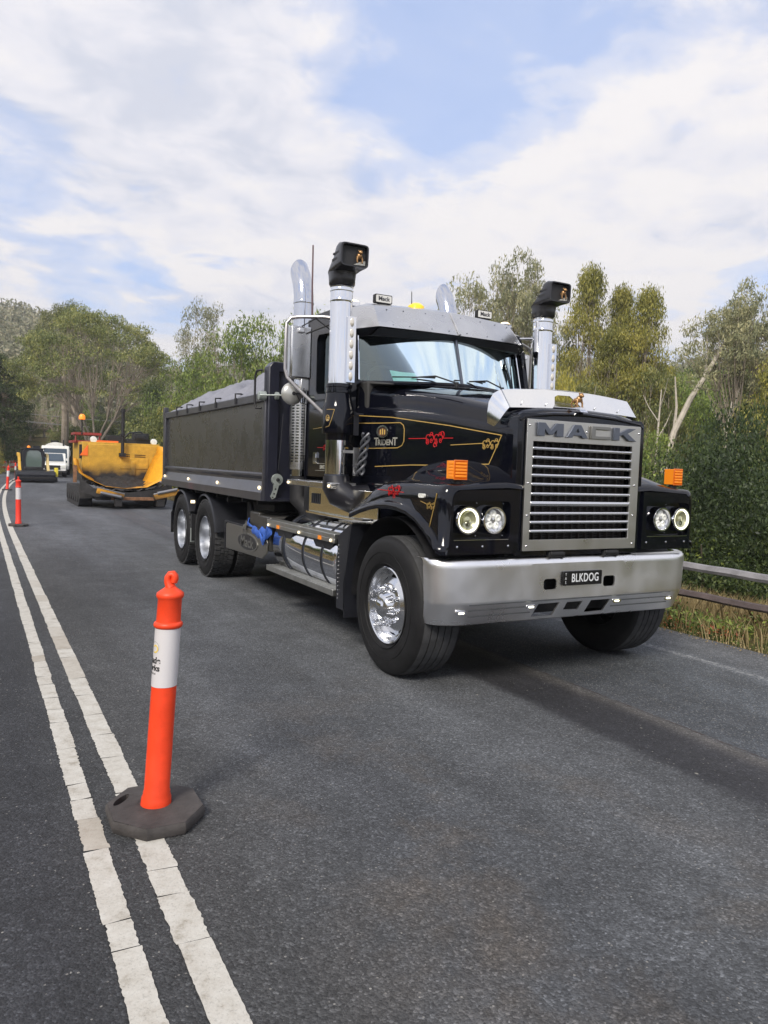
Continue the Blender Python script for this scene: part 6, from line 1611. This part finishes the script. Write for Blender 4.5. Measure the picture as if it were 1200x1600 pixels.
proto('busho', 21, 3.0, 2.2, 'olive', shape='bush', clumps=80, cr=.55, per=220, lsize=.14, flat=.8, droop=.2, aspect=.35, hollow=.3, bark=BARKD)
proto('bare', 22, 9, 3.2, 'grey', fork=.12, z0=.3, shape='dome', clumps=75, cr=.7, per=14, lsize=.15, limbs=8, hollow=.15, trunk_r=.14, flat=.9)
proto('pine', 23, 11, 2.6, 'dark', fork=.8, z0=.08, shape='column', clumps=110, cr=.85, per=210, lsize=.2, limbs=5, trunk_r=.2, flat=.5, bark=BARKD, droop=.4)
TREE_CAT = {'umbrella': ('gum_tree', 'tree'), 'airy': ('gum_tree', 'tree'), 'airy2': ('gum_tree', 'tree'), 'gold': ('wattle_tree', 'tree'), 'round': ('gum_tree', 'tree'), 'mid': ('broadleaf_tree', 'tree'), 'darkt': ('broadleaf_tree', 'tree'), 'willow': ('willow_tree', 'tree'), 'bushd': ('shrub', 'shrub'), 'bushm': ('shrub', 'shrub'), 'busho': ('shrub', 'shrub'), 'bare': ('bare_tree', 'tree'), 'pine': ('conifer_tree', 'tree')}
trnd = random.Random(99)
def plant(key, x, y, ztop, Rd, label, group=None, rz=None, zb=None, lean=None):
    tm, cm, H0, R0 = PROTO[key]; zb = H(x, y) if zb is None else zb; nm, cat = TREE_CAT[key]
    root = thing(nm, label, cat, (x, y, zb), trnd.uniform(0, 6.28) if rz is None else rz, group)
    root.scale = (Rd/R0, Rd/R0, max(.5, (ztop-zb))/H0)
    if lean: root.rotation_euler = (lean[0], lean[1], root.rotation_euler.z)
    for nme, me_ in (('trunk' if cat == 'tree' else 'stem', tm), ('crown' if cat == 'tree' else 'foliage', cm)):
        o_ = bpy.data.objects.new(nme, me_); C.objects.link(o_); o_.parent = root
    return root
# left background
plant('umbrella', 4.6, 62.6, 14.6, 6.6, 'huge spreading gum with pale forked limbs and an umbrella crown behind the paving machine', rz=.6)
plant('umbrella', 4.6, 80, 18.0, 4.8, 'second big gum whose dark crown shows above the left shoulder of the spreading gum', rz=2.2)
plant('airy', 16.1, 71.5, 19.3, 4.0, 'tall airy grey-green gum standing alone against the sky left of the exhaust stacks')
plant('mid', 10.6, 40.5, 12.2, 4.2, 'bright green bushy tree behind the front end of the tray')
plant('mid', 13.4, 38.5, 12.6, 4.2, 'bright green bushy tree directly behind the left exhaust stack')
plant('mid', 9.6, 49, 10.6, 3.6, 'leafy mid green tree above the middle of the tarpaulin')
plant('darkt', 8.0, 55, 8.2, 2.4, 'dark green tree at the foot of the lone airy gum')
plant('willow', 7.3, 47, 5.8, 2.1, 'yellowish green bush above the rear of the tarpaulin')
plant('busho', 3.9, 33.5, 4.3, 2.0, 'olive rounded bush between the paving machine and the rear of the tray')
plant('busho', 6.6, 37.0, 4.8, 2.3, 'olive bush peeping over the rear half of the tarpaulin')
plant('pine', -2.6, 64, 9.5, 2.6, 'dark conifer cut by the left edge of the photo', zb=0)
plant('willow', -2.95, 60, 3.6, 1.0, 'yellow-green bush at the far left edge beside the power pole')
plant('darkt', -.8, 86, 11.0, 2.6, 'dark green tree behind the power pole')
plant('bare', 3.2, 78, 9.0, 3.0, 'grey leafless tree on the slope left of the spreading gum')
plant('bare', .8, 80, 8.8, 2.8, 'brown twiggy tree above the compact loader')
plant('bare', 11.4, 57, 8.2, 3.0, 'pale bare tree tangle right of the spreading gum')
plant('bare', 9.8, 60, 7.4, 2.6, 'grey twiggy sapling tangle beneath the right side of the spreading gum')
plant('busho', 5.9, 69, 5.2, 2.2, 'olive bush under the spreading gum on its left')
plant('busho', 3.4, 71, 4.8, 1.8, 'olive bush on the bank above the distant white trucks')
plant('bushd', 7.9, 66, 4.9, 2.6, 'dark bush at the base of the spreading gum')
m = MB(); 
for k, (x, y, h_) in enumerate(((3.0, 69.5, 9.2), (4.1, 72.0, 7.5))):
    t_ = thing('tree_stump', ('thicker' if k == 0 else 'thinner')+' of two tall dead pale trunks beside the spreading gum', 'dead tree', (x, y, H(x, y)), 0, 'tall dead trunks')
    m = MB(); m.tube([(0, 0, -.3), (.05, 0, h_*.5), (-.06, .05, h_*.8), (-.02, 0, h_)], [.38, .30, .26, .20], 0, 9); m.tube([(0, 0, h_*.7), (.35, .1, h_*.86), (.5, .1, h_*.98)], [.16, .12, .06], 0, 7); m.build('trunk', BARK, t_)
# right background
plant('airy', 20.6, 31.2, 14.0, 3.3, 'tall airy gum behind the sun visor, the left one of a touching pair')
plant('airy2', 22.6, 29.9, 13.6, 3.0, 'tall airy gum behind the right air intake, the right one of a touching pair')
plant('gold', 24.7, 26.5, 12.4, 1.75, 'golden green column-shaped tree just right of the right air intake')
plant('gold', 26.0, 25.6, 11.4, 1.5, 'second golden column-shaped tree right of the right air intake')
plant('gold', 26.2, 23.9, 11.0, 1.7, 'third and right-hand golden column-shaped tree, nearest the gap of sky')
plant('gold', 24.5, 24.4, 8.9, 1.9, 'shorter golden tree in front of the three golden columns')
plant('airy2', 27.6, 19.2, 10.6, 3.0, 'airy grey-green gum against the sky at the right edge, leaning over the others')
plant('willow', 15.6, 18.2, 6.7, 2.3, 'yellow-green willowy tree behind the bonnet wing')
plant('willow', 14.2, 20.6, 6.4, 2.0, 'yellow-green willowy tree just behind the right air intake pipe')
plant('round', 22.2, 24.2, 7.4, 2.4, 'olive gum below the golden columns')
plant('round', 25.6, 22.6, 8.2, 2.4, 'olive gum left of the leaning pale trunk')
plant('round', 28.3, 18.0, 7.6, 2.6, 'olive gum right of the leaning pale trunk')
plant('gold', 26.0, 16.0, 7.2, 1.8, 'golden tree beside the leaning pale trunk')
plant('mid', 19.4, 17.5, 4.6, 2.4, 'mid green tree above the right indicator lamp')
plant('bare', 22.4, 19.9, 5.6, 2.2, 'pale leafless tangle of stems at the foot of the leaning trunk')
plant('bare', 20.6, 20.4, 5.4, 1.9, 'pale leafless tangle left of the leaning trunk')
plant('bushm', 9.2, 7.4, 2.0, 2.3, 'bright topped rounded shrub just right of the right headlights')
plant('bushd', 8.4, 6.0, 1.5, 1.9, 'dark shrub beyond the fence right of the right headlights')
plant('bushd', 10.6, 6.9, 2.7, 2.1, 'tall leafy shrub near the right edge above the fence')
plant('bushd', 12.2, 7.2, 3.7, 2.3, 'tall dark green bush cut by the right edge of the photo')
plant('bushd', 9.9, 5.1, 1.5, 2.0, 'dark leafy shrub low at the right edge above the top rail')
plant('bushd', 8.0, 7.9, .9, 1.9, 'low dark shrub right behind the right front guard')
plant('bushd', 7.4, 4.6, .62, 1.7, 'low dark shrub hugging the fence at the right')
# leaning pale trunk
t_ = thing('leaning_gum', 'slender pale gum trunk leaning right between the crowns at the right', 'tree', (24.1, 20.5, 1.0))
m = MB(); m.tube([(0, 0, -4), (.1, 0, 1.2), (.5, 0, 2.6), (1.2, -.25, 4.2), (1.75, -.5, 5.2), (2.4, -.7, 6.4), (3.2, -1.0, 7.8)], [.16, .15, .14, .13, .11, .10, .06], 0, 8)
m.tube([(.5, 0, 2.6), (.7, .1, 3.8), (.6, .2, 5.2)], [.08, .06, .03], 0, 6); m.tube([(1.75, -.5, 5.2), (2.0, -.4, 6.3), (2.0, -.3, 7.2)], [.07, .05, .03], 0, 6)
m.build('trunk', mat('bark_white', (.42, .38, .32), rough=.85, var=.2, vscale=4), t_)
o_ = bpy.data.objects.new('crown', PROTO['airy2'][1]); C.objects.link(o_); o_.parent = t_; o_.location = (3.0, -1.0, 2.4); o_.scale = (.4, .4, .45)
for k, (x, y, z0_, z1_, dx, dy, nm) in enumerate(((23.6, 20.6, -3, 5.6, .7, .5, 'upright pale sapling trunk left of the leaning gum'), (22.0, 21.6, -3, 4.6, -.5, .6, 'thin pale trunk with a slight lean in the gap below the golden columns'), (25.4, 18.9, -3, 5.0, .5, -.4, 'short pale trunk just right of the leaning gum'), (21.0, 22.8, -3, 5.2, .8, .2, 'pale crooked trunk above the right end of the bonnet wing'))):
    t2_ = thing('sapling', nm, 'tree', (x, y, z0_))
    m = MB(); h_ = z1_-z0_; m.tube([(0, 0, 0), (dx*.2, dy*.1, h_*.35), (dx*.5, dy*.6, h_*.65), (dx, dy, h_)], [.10, .085, .06, .025], 0, 7)
    for q in range(6): f_ = .5+.08*q; m.tube([(dx*f_, dy*f_, h_*f_), (dx*f_+math.cos(q*2.1)*.5, dy*f_+math.sin(q*2.1)*.5, h_*f_+.7), (dx*f_+math.cos(q*2.1)*.8, dy*f_+math.sin(q*2.1)*.8, h_*f_+1.3)], [.035, .022, .008], 0, 5)
    m.build('trunk', MATS['bark_white'], t2_)
# fillers: individual trees and shrubs of the wooded gully and slopes
LOOK = {'round': 'olive gum', 'airy': 'airy grey gum', 'mid': 'mid green tree', 'darkt': 'dark green tree', 'bare': 'leafless grey tree', 'willow': 'yellow-green tree', 'bushd': 'dark shrub', 'bushm': 'bright green shrub', 'busho': 'olive bush'}
def landmark(x, y):
    a = math.atan2(x+3.97, y+4.24)-R(28.4)
    if not -.9 < a < .9: return 'out across the road'
    u = 600+1180*math.tan(a)
    for lim, nm in ((60, 'at the left edge'), (250, 'above the paving machine'), (330, 'above the rear of the tray'), (450, 'above the front of the tray'), (560, 'by the left intake'), (690, 'above the windscreen'), (830, 'right of the windscreen'), (900, 'by the right intake'), (1000, 'above the grille'), (1080, 'above the right headlights')):
        if u < lim: return nm
    return 'near the right edge'
fr_ = random.Random(5)
fill = []
def sc_fill(n, xr, yr, keys, hr, rr, group, label, cond=None):
    k = 0; tries = 0
    while k < n and tries < n*60:
        tries += 1; x, y = fr_.uniform(*xr), fr_.uniform(*yr)
        if cond and not cond(x, y): continue
        if any((x-a)**2+(y-b)**2 < (.62*(r0))**2 for a, b, r0 in fill): continue
        r_ = fr_.uniform(*rr); fill.append((x, y, r_)); key = fr_.choice(keys)
        plant(key, x, y, H(x, y)+fr_.uniform(*hr), r_, LOOK[key]+' '+label+', '+landmark(x, y), group); k += 1
def ang(x, y): return math.degrees(math.atan2(x+3.97, y+4.24))
# near gully edge (dark shrubs), right of the fence
sc_fill(34, (6.0, 15), (4.0, 30), ['bushd', 'bushd', 'bushm'], (2.6, 4.6), (1.5, 2.6), 'shrubs filling the gully beyond the fence', 'in the gully beyond the fence', lambda x, y: ang(x, y) > 22 and ang(x, y) < 60 and x > 6+.1*y)
sc_fill(16, (7.0, 18), (-6, 6), ['bushd', 'bushd', 'bushm'], (2.4, 4.0), (1.9, 2.6), 'shrubs filling the gully beyond the fence', 'in the gully beyond the fence', lambda x, y: ang(x, y) >= 60)
sc_fill(24, (26, 42), (6, 34), ['mid', 'round', 'darkt'], (8.5, 11.5), (3.0, 4.0), 'gums on the wooded slope', 'on the wooded slope behind the leaning trunk', lambda x, y: 38 < ang(x, y) < 62)
sc_fill(26, (14, 24), (6, 40), ['darkt', 'mid', 'willow', 'round'], (4.6, 7.2), (2.3, 3.2), 'trees crowding the gully', 'crowding the gully behind the truck', lambda x, y: ang(x, y) > 26 and ang(x, y) < 62 and x < 14+.45*max(0, 34-y) and not (46.5 < ang(x, y) < 53 and H(x, y)+6.5 > 1.6+.045*math.hypot(x+4, y+4)))
sc_fill(22, (20, 60), (-25, 8), ['round', 'darkt', 'airy', 'mid'], (7.0, 11.0), (3.4, 5.0), 'gums on the wooded slope', 'on the wooded slope at the right', lambda x, y: 62 < ang(x, y) < 105)
sc_fill(46, (24, 60), (6, 60), ['round', 'darkt', 'airy', 'mid', 'round'], (9.0, 12.0), (3.4, 5.0), 'gums on the wooded slope', 'on the wooded slope at the right', lambda x, y: ang(x, y) > 24 and ang(x, y) < 66 and H(x, y)+10 < 1.6+.165*math.hypot(x+4, y+4))
sc_fill(22, (3, 26), (40, 85), ['mid', 'darkt', 'round', 'willow'], (4.5, 7.0), (2.4, 3.4), 'trees on the slope behind the tray', 'on the slope behind the tray', lambda x, y: x-croad(y) > 5.0 and ang(x, y) > 9 and ang(x, y) < 30 and y < 70+x and not (x-croad(y) < 8 and y > 60))
sc_fill(30, (-4, 26), (80, 130), ['round', 'darkt', 'round', 'bare', 'mid'], (4, 7), (3.0, 4.4), 'trees on the far left slope', 'on the slope behind the spreading gum', lambda x, y: ang(x, y) > -1 and ang(x, y) < 16)
sc_fill(12, (-3, 10), (72, 84), ['busho', 'bushd', 'bare'], (2.0, 4.0), (1.4, 2.2), 'scrub on the bank above the bend', 'on the dry bank above the bend', lambda x, y: x-croad(y) < -6 or x-croad(y) > 6)
# the other side of the road, outside the picture but mirrored in the paint
sc_fill(34, (-22, -15), (-30, 60), ['busho', 'mid', 'darkt'], (1.6, 2.9), (2.2, 3.2), 'trees on the bank across the road', 'on the dry bank across the road')
# far wooded hills: one mass
rngf = np.random.default_rng(3); P_ = []
n_ = 0
while n_ < 6600:
    r_ = rngf.uniform(110, 340); a_ = math.radians(rngf.uniform(-8, 92)); x, y = -4+r_*math.sin(a_), -4+r_*math.cos(a_)
    P_.append((x, y, H(x, y))); n_ += 1
P_ = np.array(P_); cen = []
for (x, y, z) in P_:
    k = 54; d = rngf.normal(size=(k, 3)); d /= np.linalg.norm(d, axis=1)[:, None]; rr_ = rngf.uniform(1.8, 3.2)
    hh = rngf.uniform(2.5, 7.5); d[:, 2] = np.abs(d[:, 2]); cen.append(np.array([x, y, z+hh*.4])+d*rr_*np.array([1, 1, hh/rr_*.55]))
fm = leaf_mesh('distant_forest', np.concatenate(cen), .95, rngf, .2, .55, [LF['hill']])
o_ = bpy.data.objects.new('distant_forest', fm); C.objects.link(o_); tag(o_, 'hazy grey-green forest covering the far hills', 'forest', kind='stuff')

# ---- verge: dry grass, weeds, litter
def blades(name, pts, h0, h1, w, mats, rng, bend=.35):
    n = len(pts); a_ = rng.uniform(0, 2*PI, n); h_ = rng.uniform(h0, h1, n); dx, dy = np.cos(a_), np.sin(a_); bn = h_*rng.uniform(.1, bend*2, n)
    th = rng.uniform(0, 2*PI, n); bx, by = np.cos(th)*bn, np.sin(th)*bn
    z = pts[:, 2]; V = np.zeros((n, 5, 3))
    V[:, 0] = np.stack([pts[:, 0]-dx*w, pts[:, 1]-dy*w, z-.02], 1); V[:, 1] = np.stack([pts[:, 0]+dx*w, pts[:, 1]+dy*w, z-.02], 1)
    V[:, 2] = np.stack([pts[:, 0]+dx*w*.7+bx*.35, pts[:, 1]+dy*w*.7+by*.35, z+h_*.6], 1); V[:, 4] = np.stack([pts[:, 0]-dx*w*.7+bx*.35, pts[:, 1]-dy*w*.7+by*.35, z+h_*.6], 1)
    V[:, 3] = np.stack([pts[:, 0]+bx, pts[:, 1]+by, z+h_], 1)
    me = bpy.data.meshes.new(name); me.vertices.add(5*n); me.vertices.foreach_set('co', V.astype(np.float32).ravel()); me.loops.add(5*n); me.loops.foreach_set('vertex_index', np.arange(5*n, dtype=np.int32))
    me.polygons.add(n); me.polygons.foreach_set('loop_start', np.arange(0, 5*n, 5, dtype=np.int32)); me.polygons.foreach_set('loop_total', np.full(n, 5, np.int32))
    for m_ in mats: me.materials.append(m_)
    me.update(calc_edges=True); o_ = bpy.data.objects.new(name, me); C.objects.link(o_); return o_
STRAW = leaf_mat('straw', (.20, .15, .07), (.38, .29, .14), (.54, .44, .25), tr=.2)
GREENG = leaf_mat('weed_green', (.04, .07, .02), (.09, .15, .035), (.17, .24, .06))
rg2 = np.random.default_rng(8)
def scatter(n, xr, yr, dens=None):
    out = []
    while len(out) < n:
        s_ = rg2.uniform(*xr); y = rg2.uniform(*yr)
        if dens and rg2.uniform() > dens(s_, y): continue
        x = s_+croad(y); out.append((x, y, H(x, y)))
    return np.array(out)
nzf = lambda x, y, s: .5+.5*mnoise.noise(Vector((x*s, y*s, 5)))
g1 = blades('dry_grass', scatter(62000, (2.42, 7.5), (-3, 30), lambda s, y: min(1, .35+(s-2.35)*.9)*(.45+nzf(s, y, .9))*(1 if y < 14 else .5)), .06, .34, .0035, [STRAW], rg2); tag(g1, 'dry straw coloured grass along the verge by the fence', 'grass', kind='stuff')
g1b = blades('tall_dry_grass', scatter(26000, (3.2, 5.8), (-2, 20), lambda s, y: nzf(s, y, .7)), .16, .38, .004, [STRAW], rg2, .35); tag(g1b, 'tall straw coloured grass behind the fence rails', 'grass', kind='stuff')
g1c = blades('far_bank_grass', scatter(26000, (-14, -7.2), (-12, 30)), .1, .3, .012, [STRAW], rg2); tag(g1c, 'dry grass on the bank across the road', 'grass', kind='stuff')
g2 = blades('short_green_grass', scatter(20000, (2.5, 4.6), (-3, 22), lambda s, y: max(0, nzf(s, y, 1.6)-.42)*3), .04, .16, .004, [GREENG], rg2); tag(g2, 'short green grass and weeds at the foot of the fence', 'grass', kind='stuff')
w_ = scatter(10000, (2.6, 3.3), (-3, 16), lambda s, y: max(0, nzf(s+9, y, 1.9)-.40)*3); w_[:, 2] += rg2.uniform(.0, .22, len(w_))
o_ = bpy.data.objects.new('leafy_weeds', leaf_mesh('leafy_weeds', w_, .045, rg2, .1, .5, [LF['mid']])); C.objects.link(o_); tag(o_, 'low green leafy weeds on the roadside verge', 'weeds', kind='stuff')
w_ = scatter(2600, (2.55, 3.3), (-3, 16), lambda s, y: max(0, nzf(s-5, y+3, 2.3)-.58)*5); w_[:, 2] += rg2.uniform(.0, .14, len(w_))
o_ = bpy.data.objects.new('reddish_weeds', leaf_mesh('reddish_weeds', w_, .035, rg2, .1, .5, [LF['red']])); C.objects.link(o_); tag(o_, 'patches of rusty red weeds on the roadside verge', 'weeds', kind='stuff')
w_ = scatter(2600, (2.2, 2.6), (-4, 14)); w_[:, 2] = .004+rg2.uniform(0, .004, len(w_)); 
o_ = bpy.data.objects.new('roadside_litter', leaf_mesh('roadside_litter', w_, .022, rg2, 0, .5, [STRAW])); C.objects.link(o_); tag(o_, 'dry leaf litter along the edge of the asphalt', 'leaf litter', kind='stuff')
w_ = np.stack([rg2.uniform(-3.2, 2.0, 26), rg2.uniform(-2.6, 6, 26), np.full(26, .006)], 1)

# ------------------------------------------------------------------ air
m = MB(); m.box(-560, 640, -190, 690, -14, 95)
hz = bpy.data.materials.new('haze_air'); hz.use_nodes = True; t = hz.node_tree
for q in list(t.nodes): t.nodes.remove(q)
ho = t.nodes.new('ShaderNodeOutputMaterial'); pv = t.nodes.new('ShaderNodeVolumePrincipled'); pv.inputs['Color'].default_value = (.86, .90, .96, 1); pv.inputs['Density'].default_value = .0008; pv.inputs['Anisotropy'].default_value = .3
t.links.new(pv.outputs[0], ho.inputs['Volume'])
o = m.build('haze', hz, None, flat=True); tag(o, 'thin pale haze lying over the far hills', 'haze', kind='stuff')
